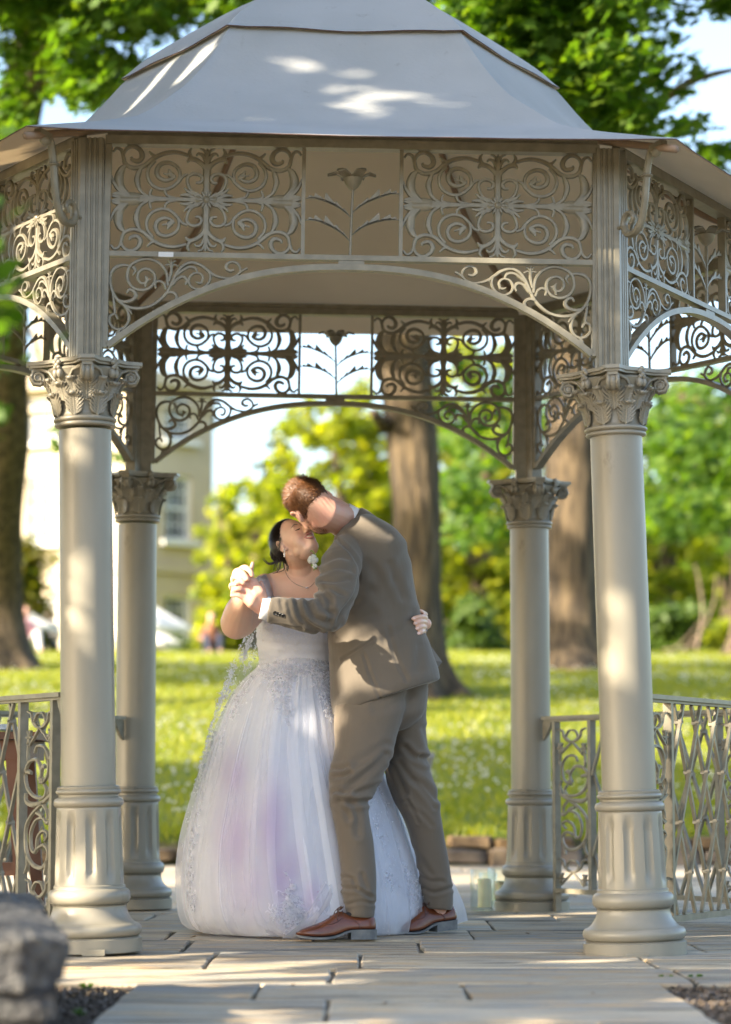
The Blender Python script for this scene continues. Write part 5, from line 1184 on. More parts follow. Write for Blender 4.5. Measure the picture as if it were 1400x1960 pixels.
# lace applique on the gown: leaves and blossoms laid on the cloth
dg = bpy.context.evaluated_depsgraph_get(); tlb = BVHTree.FromObject(tl, dg); bdb = BVHTree.FromObject(bd, dg); rl = random.Random(31)
def lace_on(m, bvh, pts, n, spread, size, rr=rl, z=.002, curl=.25, loc=None):
    sp = spline([Vector((a, b, 0)) for a, b in pts], 6)
    for _ in range(int(n * 1.5)):
        q = sp[rr.randrange(len(sp))]; h = hit(bvh, q.x + rr.gauss(0, spread), q.y + rr.gauss(0, spread), bride.location)
        if not h[0]: continue
        nr = h[1] if h[1].y < 0 else -h[1]; a = rr.uniform(0, 6.28); t = nr.orthogonal().normalized(); u = (t * math.cos(a) + nr.cross(t) * math.sin(a)); w = nr.cross(u); s_ = size * rr.uniform(.35, .85); o = h[0] + nr * z
        if rr.random() < .62:   # leaf
            m.add([o, o + u * s_ * .5 + w * s_ * .22 + nr * s_ * .1, o + u * s_ + nr * s_ * curl * rr.random(), o + u * s_ * .5 - w * s_ * .22 + nr * s_ * .1], [(0, 1, 2), (0, 2, 3)])
        elif rr.random() < .5:  # blossom
            for k in range(5):
                b_ = 1.2566 * k + a; d = t * math.cos(b_) + nr.cross(t) * math.sin(b_); e = nr.cross(d)
                m.add([o, o + d * s_ * .3 + e * s_ * .2 + nr * .002, o + d * s_ * .55 + nr * s_ * .25, o + d * s_ * .3 - e * s_ * .2 + nr * .002], [(0, 1, 2), (0, 2, 3)])
        else:                   # cord
            c_ = [o, o + u * s_ * .6 + w * s_ * .3 + nr * .002, o + u * s_ * 1.3 - w * s_ * .1, o + u * s_ * 1.7 + w * s_ * .4]; m.tube(spline(c_, 2), .0009, 3)
m = MB()
lace_on(m, bdb, [(500, 1215), (530, 1205), (560, 1212), (610, 1218)], 170, 9, .016); lace_on(m, bdb, [(500, 1260), (560, 1268), (630, 1270)], 160, 6, .018); lace_on(m, bdb, [(500, 1180), (510, 1200), (520, 1170)], 40, 8, .016); lace_on(m, bdb, [(540, 1235), (600, 1245)], 60, 14, .014)
m.build('bodice_lace', M_LACE, bride)
m = MB()
for pts, n, s_, z_ in (([(495, 1285), (540, 1290), (600, 1285), (632, 1295)], 200, 7, .018), ([(520, 1300), (535, 1330), (548, 1355), (558, 1375)], 100, 7, .020), ([(470, 1305), (455, 1340), (440, 1370)], 110, 8, .018), ([(600, 1295), (618, 1320), (628, 1345), (636, 1370)], 140, 6, .020), ([(560, 1290), (545, 1320)], 60, 8, .018),
    ([(420, 1400), (408, 1430), (398, 1450)], 90, 6, .020), ([(374, 1555), (366, 1600), (362, 1650), (360, 1700), (366, 1735)], 240, 5, .022), ([(388, 1480), (378, 1530)], 60, 5, .018),
    ([(712, 1500), (728, 1560), (742, 1610), (762, 1660), (790, 1700)], 260, 7, .022), ([(745, 1680), (770, 1700), (798, 1720)], 120, 7, .020), ([(560, 1700), (556, 1730), (562, 1760), (560, 1785)], 90, 7, .030), ([(545, 1745), (575, 1755), (596, 1770)], 60, 8, .034), ([(520, 1742), (545, 1760)], 24, 4, .03)):
    lace_on(m, tlb, pts, n, s_, z_)
m.build('skirt_lace', M_LACE, bride)
# blossoms of the hem spray
m = MB()
for (x, y, r_) in ((560, 1698, .014), (552, 1718, .010), (556, 1730, .009), (570, 1742, .012), (545, 1740, .008), (578, 1760, .014), (564, 1775, .016), (584, 1750, .008)):
    h = hit(tlb, x, y, bride.location)
    if not h[0]: continue
    nr = h[1] if h[1].y < 0 else -h[1]; t = nr.orthogonal().normalized(); e = nr.cross(t)
    for L_ in range(2):
        for k in range(6):
            b_ = 1.047 * k + L_ * .5; d = t * math.cos(b_) + e * math.sin(b_); f_ = nr.cross(d); o = h[0] + nr * (.004 + .003 * L_); s_ = r_ * (1 - .35 * L_)
            m.add([o, o + d * s_ * .6 + f_ * s_ * .4 + nr * .003, o + d * s_ * 1.1 + nr * .006, o + d * s_ * .6 - f_ * s_ * .4 + nr * .003], [(0, 1, 2), (0, 2, 3)])
m.build('blossoms', M_LACE, bride)
m = MB()
for pts in ([(590, 1765), (592, 1735), (600, 1715), (606, 1700), (604, 1692)], [(596, 1722), (588, 1706), (590, 1695)], [(600, 1715), (610, 1706)], [(592, 1740), (604, 1730), (612, 1722)], [(596, 1750), (606, 1740)]):
    q = [hit(tlb, a, b, bride.location) for a, b in pts]; q = [h[0] + (h[1] if h[1].y < 0 else -h[1]) * .004 for h in q if h[0]]
    if len(q) > 1: m.tube(spline(q, 3), .0016, 5)
m.build('lilac_twig', mat('lilac_thread', (.42, .16, .30), rough=.7), bride)
# veil and train
def sheet(name, grid, m_, nx, ny, wave, seed):
    "grid: rows of (px, py, Y) control points"
    rows = [spline([P(*c) for c in r_], nx) for r_ in grid]; n = min(len(r_) for r_ in rows); cols = [spline([r_[j] for r_ in rows], ny) for j in range(n)]; k = len(cols[0]); vs = []
    for i in range(k):
        for j in range(n):
            q = cols[j][i].copy(); q.y += wave * (math.sin(j * .9 + i * .12 + seed) + .6 * math.sin(j * 2.1 + seed)) * min(1, i / 6); q.z = max(q.z, .004); vs.append(q)
    me = np_mesh(name, [tuple(v - bride.location) for v in vs], [(i * n + j, i * n + j + 1, (i + 1) * n + j + 1, (i + 1) * n + j) for i in range(k - 1) for j in range(n - 1)], m_, True)
    return link(name, me, bride)
vl = sheet('veil', [[(532, 1075, 9.98), (542, 1078, 10.0), (552, 1085, 10.02)], [(520, 1120, 10.12), (535, 1120, 10.14), (550, 1120, 10.12)], [(478, 1200, 10.10), (500, 1205, 10.16), (530, 1205, 10.2)], [(446, 1265, 10.08), (475, 1275, 10.12), (520, 1280, 10.26)], [(418, 1340, 10.06), (440, 1350, 10.10), (480, 1350, 10.4)], [(398, 1405, 10.06), (415, 1420, 10.08), (450, 1420, 10.5)], [(380, 1480, 10.06), (392, 1488, 10.04), (420, 1480, 10.55)]], M_VEIL, 10, 8, .005, 1)
vb = BVHTree.FromObject(vl, bpy.context.evaluated_depsgraph_get()); m = MB()
for pts, n, s_ in (([(484, 1205), (470, 1235), (462, 1262)], 90, 5), ([(470, 1225), (480, 1250), (470, 1280)], 90, 7), ([(448, 1268), (438, 1300), (424, 1335)], 120, 5), ([(425, 1330), (408, 1370), (398, 1400)], 110, 4), ([(400, 1400), (410, 1425), (404, 1440)], 90, 6), ([(398, 1420), (386, 1460), (380, 1480)], 100, 5), ([(450, 1290), (430, 1340), (420, 1380)], 80, 8)): lace_on(m, vb, pts, n, s_, .017, z=.003)
m.build('veil_lace', M_LACE, bride)
sheet('train', [[(735, 1500, 10.3), (770, 1500, 10.4), (790, 1510, 10.5)], [(770, 1600, 10.25), (815, 1600, 10.35), (835, 1610, 10.5)], [(800, 1680, 10.22), (850, 1680, 10.3), (870, 1690, 10.5)], [(790, 1740, 10.14), (860, 1735, 10.2), (888, 1730, 10.4)], [(770, 1778, 10.12), (850, 1775, 10.14), (896, 1762, 10.35)]], M_TULLE, 10, 8, .006, 3)
sheet('tulle_sweep', [[(640, 1640, 9.72), (655, 1650, 9.76), (665, 1640, 9.8)], [(610, 1710, 9.62), (640, 1710, 9.66), (670, 1700, 9.76)], [(575, 1765, 9.57), (620, 1770, 9.68), (700, 1760, 9.80)], [(540, 1796, 9.56), (600, 1797, 9.70), (740, 1790, 9.82)]], M_TULLE, 10, 8, .004, 5)
# ================================================================== TREES, SHRUBS, HOUSE, GARDEN THINGS
M_BARK = mat('bark', (0.20, 0.145, 0.085), (0.06, 0.045, 0.03), 9, 0.9, 1.0, 26, 0.12, stretch=(1.6, 1.6, .22), contrast=(.38, .6), detail=9)
M_LEAF_OAK = leaf_mat('oak_leaf', [(.03, .075, .008), (.055, .12, .011), (.08, .155, .014), (.12, .19, .02)], .5)
M_LEAF_LIME = leaf_mat('lime_leaf', [(.10, .145, .010), (.16, .20, .012), (.21, .24, .015), (.26, .265, .025)], .6)
M_LEAF_YEL = leaf_mat('yellow_leaf', [(.05, .08, .01), (.12, .13, .01), (.20, .17, .015)], .45)
M_LEAF_DARK = leaf_mat('dark_leaf', [(.04, .08, .010), (.075, .125, .015)], .3)
LEAF = np.array([(0, -.5, 0), (.16, -.30, .02), (.42, -.28, .0), (.24, -.05, .03), (.40, .22, -.01), (.14, .2, .03), (0, .55, -.02), (-.14, .2, .03), (-.40, .22, -.01), (-.24, -.05, .03), (-.42, -.28, 0), (-.16, -.30, .02)])
OVAL = np.array([(0, -.5, 0), (.28, -.1, .04), (.2, .25, .03), (0, .5, -.03), (-.2, .25, .03), (-.28, -.1, .04)])
def leaves(pts, size, rg, shape=OVAL, flat=.55):
    "leaf polygons at pts, random turn, mostly facing up"
    n = len(pts); k = len(shape)
    nrm = rg.normal(size=(n, 3)) * .8; nrm[:, 2] = np.abs(nrm[:, 2]) + flat * .6; nrm += np.array(S_DIR)[None] * .75; nrm /= np.linalg.norm(nrm, axis=1)[:, None]
    u = np.cross(nrm, rg.normal(size=(n, 3))); u /= np.linalg.norm(u, axis=1)[:, None]; w = np.cross(nrm, u)
    s = size * rg.uniform(.6, 1.3, n)
    V = pts[:, None, :] + (shape[None, :, 0:1] * u[:, None] + shape[None, :, 1:2] * w[:, None] + shape[None, :, 2:3] * nrm[:, None]) * s[:, None, None]
    return V.reshape(-1, 3), np.arange(n * k).reshape(n, k)
def clump_points(clumps, per, rg, squash=.7):
    out = []
    for (c, r) in clumps:
        m = int(per * (r ** 2)); d = rg.normal(size=(m, 3)); d /= np.linalg.norm(d, axis=1)[:, None]
        rr = r * rg.rand(m) ** .45; p = d * rr[:, None]; p[:, 2] *= squash
        out.append(np.array(c)[None] + p)
    return np.concatenate(out)
def limb_mb(m, pts, r0, r1, seed=0, n=12):
    pts = spline([Vector(p) for p in pts], 5); k = len(pts)
    pts = [p + Vector((mnoise.noise(p * .8 + Vector((seed, 0, 0))), mnoise.noise(p * .8 + Vector((0, seed, 5))), 0)) * r0 * .35 for p in pts]
    m.tube(pts, [r0 + (r1 - r0) * (i / (k - 1)) ** .8 for i in range(k)], n)
def trunk_mb(pts, radii, flare=1.9, seed=0, n=28, lobes=6):
    "tapered trunk with root flare, bark ridges and burr noise"
    sp = spline([Vector(p) for p in pts], 10); k = len(sp); rr = np.interp(np.linspace(0, 1, k), np.linspace(0, 1, len(radii)), radii)
    m = MB(); vs = []; fs = []; z0 = sp[0].z
    for i, p in enumerate(sp):
        h = p.z - z0; fl = 1 + (flare - 1) * math.exp(-max(h, 0) / .32)
        for j in range(n):
            a = 2 * math.pi * j / n; q = Vector((math.cos(a), math.sin(a), 0))
            lob = 1 + .22 * (fl - 1) * math.cos(a * lobes + seed) + .05 * mnoise.noise(Vector((q.x * 2, q.y * 2, h * .7 + seed))) * 2 + .025 * mnoise.noise(Vector((q.x * 7, q.y * 7, h * 2 + seed)))
            vs.append(p + q * rr[i] * fl * lob)
    for i in range(k - 1):
        for j in range(n): l = (j + 1) % n; fs.append((i * n + j, i * n + l, (i + 1) * n + l, (i + 1) * n + j))
    m.add(vs, fs); return m
def tree(label, base, pts, radii, limbs, clumps, per, size, mat_, seed, shape=OVAL, flare=1.9, name='tree', tubes=None, group=None, squash=.7):
    root = empty(name, base); tag(root, label, 'tree', group); rg = np.random.RandomState(seed); b = Vector(base)
    m = trunk_mb([Vector(p) - b for p in pts], radii, flare, seed); t_ = m.build('trunk', M_BARK, root, smooth=True)
    m = MB()
    for l in limbs: limb_mb(m, [Vector(p) - b for p in l[0]], l[1], l[2], seed, 10)
    if limbs: m.build('limbs', M_BARK, root, smooth=True)
    p = clump_points(clumps, per, rg, squash)
    if tubes is not None: p = tubes(p, rg)
    V_, F_ = leaves(p, size, rg, shape)
    link('crown', np_mesh('crown', V_ - np.array(base)[None], F_, mat_), root)
    return root
def tz(x, y): return terrain_z(y) - .08
rt = random.Random(5)
def cl_region(px0, px1, py0, py1, Y0, Y1, n, r0, r1, f=None):
    out = []; tries = 0
    while len(out) < n and tries < n * 20:
        tries += 1
        px, py, Y = rt.uniform(px0, px1), rt.uniform(py0, py1), rt.uniform(Y0, Y1)
        if f and not f(px, py): continue
        out.append((P(px, py, Y), rt.uniform(r0, r1)))
    return out
# ---- oak with the big trunk seen through the arch
b1 = P(800, 1330, 30); b1 = (b1.x, 30, tz(0, 30))
top1 = [b1, (b1[0] - .02, 30, b1[2] + 1.2), tuple(P(797, 1050, 30)), tuple(P(794, 900, 30)), tuple(P(782, 760, 30)), tuple(P(775, 640, 30)), tuple(P(770, 420, 30)), tuple(P(765, 150, 30))]
cl = cl_region(620, 1050, -420, 300, 25, 32, 46, .55, 1.1) + cl_region(560, 1000, -700, -350, 26, 34, 30, .9, 1.6)
cl += cl_region(850, 1010, 640, 820, 29, 33, 4, .3, .5)
tree('tall oak with the thick pale lit trunk seen through the arch right above the groom', b1, top1, [.29, .285, .29, .30, .31, .33, .30, .26],
     [([P(778, 600, 30), P(860, 380, 28), P(950, 120, 26), P(1010, -150, 25)], .17, .06), ([P(775, 560, 30), P(660, 300, 29), P(560, 20, 28), P(500, -250, 27)], .16, .05), ([P(735, 815, 29.9), P(715, 790, 29.5)], .09, .05), ([P(790, 500, 30), P(1000, 300, 28), P(1150, 200, 26)], .1, .03)],
     cl, 420, .17, M_LEAF_OAK, 2, LEAF, 2.3, name='oak_tree')
# ---- second oak, right
b2 = P(1092, 1282, 36); b2 = (b2.x, 36, tz(0, 36))
top2 = [b2, (b2[0], 36, b2[2] + 1.2), tuple(P(1092, 1000, 36)), tuple(P(1098, 850, 36)), tuple(P(1105, 700, 36)), tuple(P(1120, 400, 35)), tuple(P(1130, 200, 34)), tuple(P(1135, 0, 33)), tuple(P(1135, -200, 33))]
def fr(px, py): return not (px > 1195 and py > 20 and py < 330) and not (px > 1110 and py > 330)
cl = cl_region(840, 1260, -60, 210, 17, 21, 60, .22, .42, lambda px, py: py < 260 - (1180 - px) * .2 and px < 1240) + cl_region(1060, 1240, 150, 285, 17, 20, 22, .18, .32, lambda px, py: px < 1230 and py > (1300 - px) * .5) + cl_region(900, 1500, -650, -60, 17, 24, 110, .4, .8)
cl += cl_region(1210, 1420, 120, 260, 18, 21, 9, .08, .16) + cl_region(1290, 1430, 290, 350, 19, 22, 10, .16, .28) + cl_region(1270, 1340, 215, 250, 18, 20, 3, .1, .15) + cl_region(1340, 1430, -40, 30, 18, 20, 4, .12, .2)
tree('oak with the wide trunk standing behind the back right column', b2, top2, [.38, .40, .40, .40, .40, .38, .36, .32, .28],
     [([P(1110, 450, 35), P(1050, 200, 30), P(960, 60, 24), P(900, -60, 20)], .2, .05), ([P(1120, 380, 35), P(1220, 240, 28), P(1320, 160, 22), P(1420, 130, 19)], .12, .012), ([P(1130, 100, 33), P(1110, -100, 26), P(1060, -220, 20)], .16, .05),
      ([P(900, -60, 20), P(880, 60, 19.5), P(930, 130, 19)], .04, .012), ([P(1220, 240, 28), P(1270, 320, 24), P(1340, 330, 21)], .05, .015), ([P(1060, -220, 20), P(1150, 60, 19), P(1190, 240, 18.5)], .06, .015)],
     cl, 900, .125, M_LEAF_OAK, 3, LEAF, 2.1, name='oak_tree')
# ---- left tree, leaning trunk at the photo's left edge
b3 = P(8, 1285, 36); b3 = (b3.x, 36, tz(0, 36))
top3 = [b3, (b3[0] - .05, 36, b3[2] + 1.0), tuple(P(2, 1000, 35)), tuple(P(12, 850, 34)), tuple(P(8, 700, 33)), tuple(P(12, 450, 31)), tuple(P(30, 250, 29)), tuple(P(70, 60, 27)), tuple(P(100, -150, 25))]
def fl(px, py): return not (60 < px < 215 and 165 < py < 245)
cl = cl_region(-60, 500, -60, 60, 19, 23, 62, .22, .42, lambda px, py: not (340 < px < 400 and py < 30) and (px < 300 or py < 100 - (px - 300) * .25)) + cl_region(90, 260, 60, 200, 19, 22, 26, .16, .30, lambda px, py: px > 100 + (py - 60) * .35 and py < 190 and not (150 < px < 210 and 60 < py < 110)) + cl_region(-40, 40, 60, 300, 19, 23, 12, .18, .34) + cl_region(-300, 520, -700, -60, 19, 26, 120, .4, .85)
cl += cl_region(-20, 40, 560, 720, 26, 30, 5, .1, .22)
tree('tall tree with tan trunk at the left edge before the pale house', b3, top3, [.34, .31, .28, .30, .30, .30, .27, .24, .2],
     [([P(30, 250, 29), P(70, 120, 26), P(180, 10, 23), P(320, -60, 21)], .13, .04), ([P(70, 60, 27), P(200, 90, 23), P(250, 170, 21)], .06, .012), ([P(100, -150, 25), P(330, -90, 21), P(450, 20, 20)], .09, .015), ([P(15, 420, 31), P(50, 190, 27), P(105, -60, 23)], .13, .05), ([P(8, 560, 32), P(60, 640, 29), P(110, 800, 27)], .03, .01)],
     cl + cl_region(80, 260, 760, 880, 24, 27, 10, .08, .16), 900, .125, M_LEAF_OAK, 4, LEAF, 1.8, name='oak_tree')
# ---- bright trees far beyond the lawn
far = [ # px, Y, crown centre py, half width px, half height px, n, mat, label
    (480, 61, 1075, 105, 165, 110, M_LEAF_LIME, 'pale green lime tree beside the right corner of the house'),
    (640, 66, 1000, 140, 230, 170, M_LEAF_LIME, 'bright yellow green tree beyond the lawn above the couple'),
    (915, 66, 950, 120, 300, 170, M_LEAF_LIME, 'sunlit lime tree between the two oak trunks'),
    (1270, 70, 980, 120, 260, 150, M_LEAF_LIME, 'sunlit tree beyond the lawn right of the front right column'),
    (1390, 80, 900, 110, 210, 90, M_LEAF_OAK, 'darker green tree cut by the right edge of the photo'),
    (760, 86, 930, 130, 230, 90, M_LEAF_LIME, 'far light green tree behind the thick oak trunk'),
    (1060, 84, 930, 160, 260, 90, M_LEAF_OAK, 'dark green tree behind the right oak trunk')]
for i, (px, Y, cy, hw, hh, n, mt, lab) in enumerate(far):
    bz = tz(0, Y); cp = P(px, cy, Y); base = (cp.x, Y, bz); s = Y / FPX
    cl = []
    for _ in range(int(n * 1.7)):
        a, b = rt.uniform(-1, 1), rt.uniform(-1.0, 1.0)
        if a * a + b * b > 1.05: continue
        cl.append((P(px + a * hw, cy + b * hh, Y + rt.uniform(-3, 3)), rt.uniform(.3, 1.0) * hw * s * .26))
    tree(lab, base, [base, (cp.x, Y, bz + 1.5), (cp.x + .2, Y, cp.z), (cp.x, Y, cp.z + hh * s * .6)], [.28, .24, .2, .08],
         [([(cp.x, Y, bz + 1.6), (cp.x - hw * s * .4, Y - 1, cp.z), (cp.x - hw * s * .6, Y, cp.z + 1.5)], .12, .04), ([(cp.x, Y, bz + 2), (cp.x + hw * s * .4, Y + 1, cp.z), (cp.x + hw * s * .6, Y, cp.z + 1)], .12, .04)],
         cl, 200, .34, mt, 20 + i, OVAL, 1.5, name='lime_tree')
rg = np.random.RandomState(77); n_ = 80000; pxs = rg.uniform(405, 1460, n_); top_ = np.array([950 - 90 * mnoise.noise(Vector((v * .006, 3, 0))) - 50 * mnoise.noise(Vector((v * .02, 7, 0))) + max(0, 520 - v) * .5 for v in pxs]); Ys = rg.uniform(96, 112, n_)
pys = 1262 - (1262 - top_) * rg.rand(n_) ** .9; Wp = np.array([tuple(P(a, b, c)) for a, b, c in zip(pxs, pys, Ys)])
kp = np.array([mnoise.noise(Vector((q[0] * .35, q[1] * .2, q[2] * .45))) + .32 * rr_ > -.06 for q, rr_ in zip(Wp, rg.rand(n_))]); V_, F_ = leaves(Wp[kp], .5, rg)
tag(link('woodland', np_mesh('woodland', V_, F_, M_LEAF_LIME)), 'far bright woodland closing the view behind the park trees', 'woodland', kind='stuff')
# hanging branches and low foliage nearer: right side and between the trunks
cl = cl_region(1235, 1420, 740, 1010, 40, 50, 34, .35, .75) + cl_region(860, 960, 800, 1060, 44, 50, 14, .3, .6)
bb = P(1440, 1262, 46); bb = (bb.x, 46, tz(0, 46))
tree('broad tree with drooping green boughs at the right edge', bb, [bb, (bb[0], 46, bb[2] + 2), (bb[0] + .2, 46, bb[2] + 6), (bb[0], 45, bb[2] + 10)], [.35, .3, .3, .2],
     [([(bb[0], 46, bb[2] + 3.5), P(1340, 900, 45), P(1260, 860, 44)], .12, .04), ([(bb[0], 46, bb[2] + 4.5), P(1300, 760, 46), P(1240, 740, 46)], .12, .03)], cl, 260, .26, M_LEAF_OAK, 40, OVAL, name='tree')
# shrubs along the far lawn edge
for i, (px, Y, w, h, mt, lab) in enumerate(((560, 62, 150, 75, M_LEAF_LIME, 'low light green shrub at the far lawn edge behind the bride'), (900, 60, 90, 95, M_LEAF_DARK, 'dark shrub at the lawn edge between the oak trunks'), (1000, 64, 90, 85, M_LEAF_LIME, 'bright shrub left of the right oak trunk'),
        (1290, 60, 110, 80, M_LEAF_DARK, 'dark shrub at the lawn edge right of the front right column'), (1390, 62, 80, 70, M_LEAF_LIME, 'bright shrub at the lawn edge by the right edge of the photo'), (735, 64, 110, 90, M_LEAF_DARK, 'dark shrub left of the thick oak trunk'), (430, 60, 70, 90, M_LEAF_LIME, 'leafy shrub by the foot of the house corner'))):
    c = P(px, 1255 - h * .45, Y); s = Y / FPX; rg = np.random.RandomState(60 + i); root = empty('shrub', (c.x, Y, terrain_z(Y))); tag(root, lab, 'shrub')
    cl = [((c.x + rt.gauss(0, .4) * w * s * .6, Y + rt.uniform(-1, 1), c.z + rt.uniform(-.5, .5) * h * s), rt.uniform(.3, .55) * h * s) for _ in range(26)]
    V_, F_ = leaves(clump_points(cl, 420, rg), .24, rg); link('foliage', np_mesh('foliage', V_ - np.array(root.location)[None], F_, mt), root)
    m = MB()
    for k in range(5): m.tube([(0, 0, -.1), (rt.uniform(-.3, .3), 0, .5), (rt.uniform(-.8, .8), rt.uniform(-.3, .3), h * s * .7)], [.05, .04, .015], 6)
    m.build('stems', M_BARK, root)
# bare pale stems seen at the far right
root = empty('sapling', P(1350, 1255, 58)); tag(root, 'pale bare branching stems in the gap at the far right', 'tree'); m = MB()
q0 = root.location
for pts, r_ in (([P(1330, 1258, 58), P(1345, 1180, 58), P(1338, 1110, 58), P(1330, 1080, 58)], .09), ([P(1290, 1258, 58), P(1330, 1225, 58), P(1365, 1160, 58), P(1372, 1100, 58)], .08), ([P(1270, 1245, 58), P(1300, 1235, 58), P(1345, 1185, 58)], .06)):
    m.tube([p - q0 for p in spline(pts, 4)], list(np.linspace(r_ * .38, r_ * .14, (len(pts) - 1) * 4 + 1)), 8)
m.build('stem', mat('pale_bark', (.24, .17, .11), (.15, .11, .08), 6), root, smooth=True)
# ---- the house
M_ASHLAR = mat('ashlar', (0.54, 0.46, 0.335), (0.46, 0.385, 0.275), .8, .85, .3, 20, .01)
M_TRIM = mat('white_paint', (.75, .75, .73), rough=.45)
M_GLASS = mat('window_glass', (.04, .055, .07), rough=.05, spec=.9, metal=0.0)
M_SLATE = mat('slate', (.10, .10, .105), (.06, .06, .065), 5, .7)
HC = P(262, 1250, 66); HZ = terrain_z(66) - .2
house = empty('country_house', (HC.x, HC.y, HZ)); tag(house, 'large pale stone country house behind the trees at left', 'house')
d1 = Vector((-math.cos(R(24)), math.sin(R(24)) , 0)); d2 = Vector((math.cos(R(40)), math.sin(R(40)), 0))   # sunlit front going left-back, shaded side going right-back
ztop = P(262, 705, 66).z - HZ
def wall(d, L, name, wins, zt):
    "wall from the corner along d with window openings; outward normal faces the camera side"
    nrm = Vector((d.y, -d.x, 0)); nrm = nrm if nrm.y < 0 else -nrm
    m = MB(); xs_ = sorted(set([0, L] + [v for w in wins for v in (w[0], w[1])])); zs_ = sorted(set([0, zt] + [v for w in wins for v in (w[2], w[3])]))
    def pt(u, z, o=0): q = d * u + nrm * o; return (q.x, q.y, z)
    for i in range(len(xs_) - 1):
        for j in range(len(zs_) - 1):
            um, zm = (xs_[i] + xs_[i + 1]) / 2, (zs_[j] + zs_[j + 1]) / 2
            if any(w[0] < um < w[1] and w[2] < zm < w[3] for w in wins): continue
            m.add([pt(xs_[i], zs_[j]), pt(xs_[i + 1], zs_[j]), pt(xs_[i + 1], zs_[j + 1]), pt(xs_[i], zs_[j + 1])], [(0, 1, 2, 3)])
    for w in wins:   # reveals
        a, b, z0, z1 = w
        for p, q in (((a, z0), (b, z0)), ((b, z0), (b, z1)), ((b, z1), (a, z1)), ((a, z1), (a, z0))):
            m.add([pt(*p), pt(*q), pt(q[0], q[1], -.22), pt(p[0], p[1], -.22)], [(0, 1, 2, 3)])
    o = m.build(name, M_ASHLAR, house)
    for w in wins:
        a, b, z0, z1 = w; f = MB(); c = d * ((a + b) / 2)
        rot = Matrix((d, nrm, Vector((0, 0, 1)))).transposed(); wd, ht = b - a, z1 - z0; cz = (z0 + z1) / 2
        for (u, z, su, sz) in ((-wd / 2 + .05, 0, .1, ht), (wd / 2 - .05, 0, .1, ht), (0, ht / 2 - .05, wd - .2, .1), (0, -ht / 2 + .05, wd - .2, .1), (0, 0, wd - .2, .08)):
            f.box(c + d * u - nrm * .14 + Vector((0, 0, cz + z)), (su, .06, sz), rot)
        for k in (-1, 1): f.box(c + d * (k * wd / 6) - nrm * .14 + Vector((0, 0, cz)), (.035, .04, ht - .2), rot)
        for k in (-1, 1): f.box(c - nrm * .138 + Vector((0, 0, cz + k * ht / 4)), (wd - .2, .036, .035), rot)
        wf = f.build('window', M_TRIM, house)
        g_ = MB(); g_.box(c - nrm * .17 + Vector((0, 0, cz)), (wd - .05, .01, ht - .05), rot); g_.build('pane', M_GLASS, wf)
        s_ = MB(); s_.box(c + nrm * .06 + Vector((0, 0, z0 - .07)), (wd + .35, .3, .13), rot); s_.build('sill', M_TRIM, wf)
    for (z, hh, pr) in ((ztop - .25, .32, .28), (ztop - .9, .16, .08), (P(262, 1085, 66).z - HZ, .22, .10)):
        if z > zt: continue
        c_ = MB(); c_.box(d * (L / 2) + nrm * pr / 2 + Vector((0, 0, z)), (L + (pr * 1.6), pr, hh), Matrix((d, nrm, Vector((0, 0, 1)))).transposed()); c_.build('cornice', M_ASHLAR, house)
def zpx(py): return P(262, py, 66).z - HZ
zr = [(zpx(1240), zpx(1135)), (zpx(1030), zpx(902)), (zpx(835), zpx(745))]
w1 = [(u, u + 1.0, a, b) for u in (2.35, 5.6, 8.9, 12.2, 15.5) for a, b in zr]
w2 = [(u, u + .85, a, b) for u in (.85,) for a, b in zr]
wall(d1, 19, 'front_wall', w1, ztop); wall(d2, 2.35, 'side_wall', w2, ztop)
# remaining walls and roof
m = MB(); A = Vector((0, 0, 0)); B = d1 * 19; C_ = B + d2 * 12 + Vector((0, 8, 0)); D = d2 * 2.35; E_ = D + Vector((-.5, 9, 0))
for p, q in ((B, C_), (C_, E_), (E_, D)): m.add([p, q, q + Vector((0, 0, ztop)), p + Vector((0, 0, ztop))], [(0, 1, 2, 3)])
m.build('rear_wall', M_ASHLAR, house)
m = MB(); ring = [A, B, C_, E_, D]; cen = sum(ring, Vector()) / 5; up = Vector((0, 0, ztop - .1))
rg_ = [p + (p - cen).normalized() * .1 + up for p in ring]; in_ = [p.lerp(cen, .5) + up + Vector((0, 0, .8)) for p in ring]
m.add(rg_ + in_, [(i, (i + 1) % 5, (i + 1) % 5 + 5, i + 5) for i in range(5)] + [(5, 6, 7, 8, 9)]); rf = m.build('roof', M_SLATE, house)
for fx in (.15, .5): 
    m = MB(); m.box(B * fx + Vector((0, 4, ztop + 1.6)), (1.6, 1.0, 2.2)); m.build('chimney', M_ASHLAR, rf)
# climbing shrub by the house
root = empty('shrub', (P(50, 1200, 52).x, 52, terrain_z(52))); tag(root, 'tall yellow green shrub before the house at the far left', 'shrub'); rg = np.random.RandomState(90); c0 = root.location
cl = [(P(48 + rt.gauss(0, 22), rt.uniform(1035, 1215), 52) , rt.uniform(.25, .5)) for _ in range(46)]
V_, F_ = leaves(clump_points(cl, 620, rg), .16, rg); link('foliage', np_mesh('foliage', V_ - np.array(c0)[None], F_, M_LEAF_YEL), root)
m = MB()
for k in range(5): m.tube([(0, 0, -.1), (rt.uniform(-.2, .2), 0, .8), (rt.uniform(-.4, .4), rt.uniform(-.2, .2), 2.0)], [.05, .04, .015], 6)
m.build('stems', M_BARK, root)
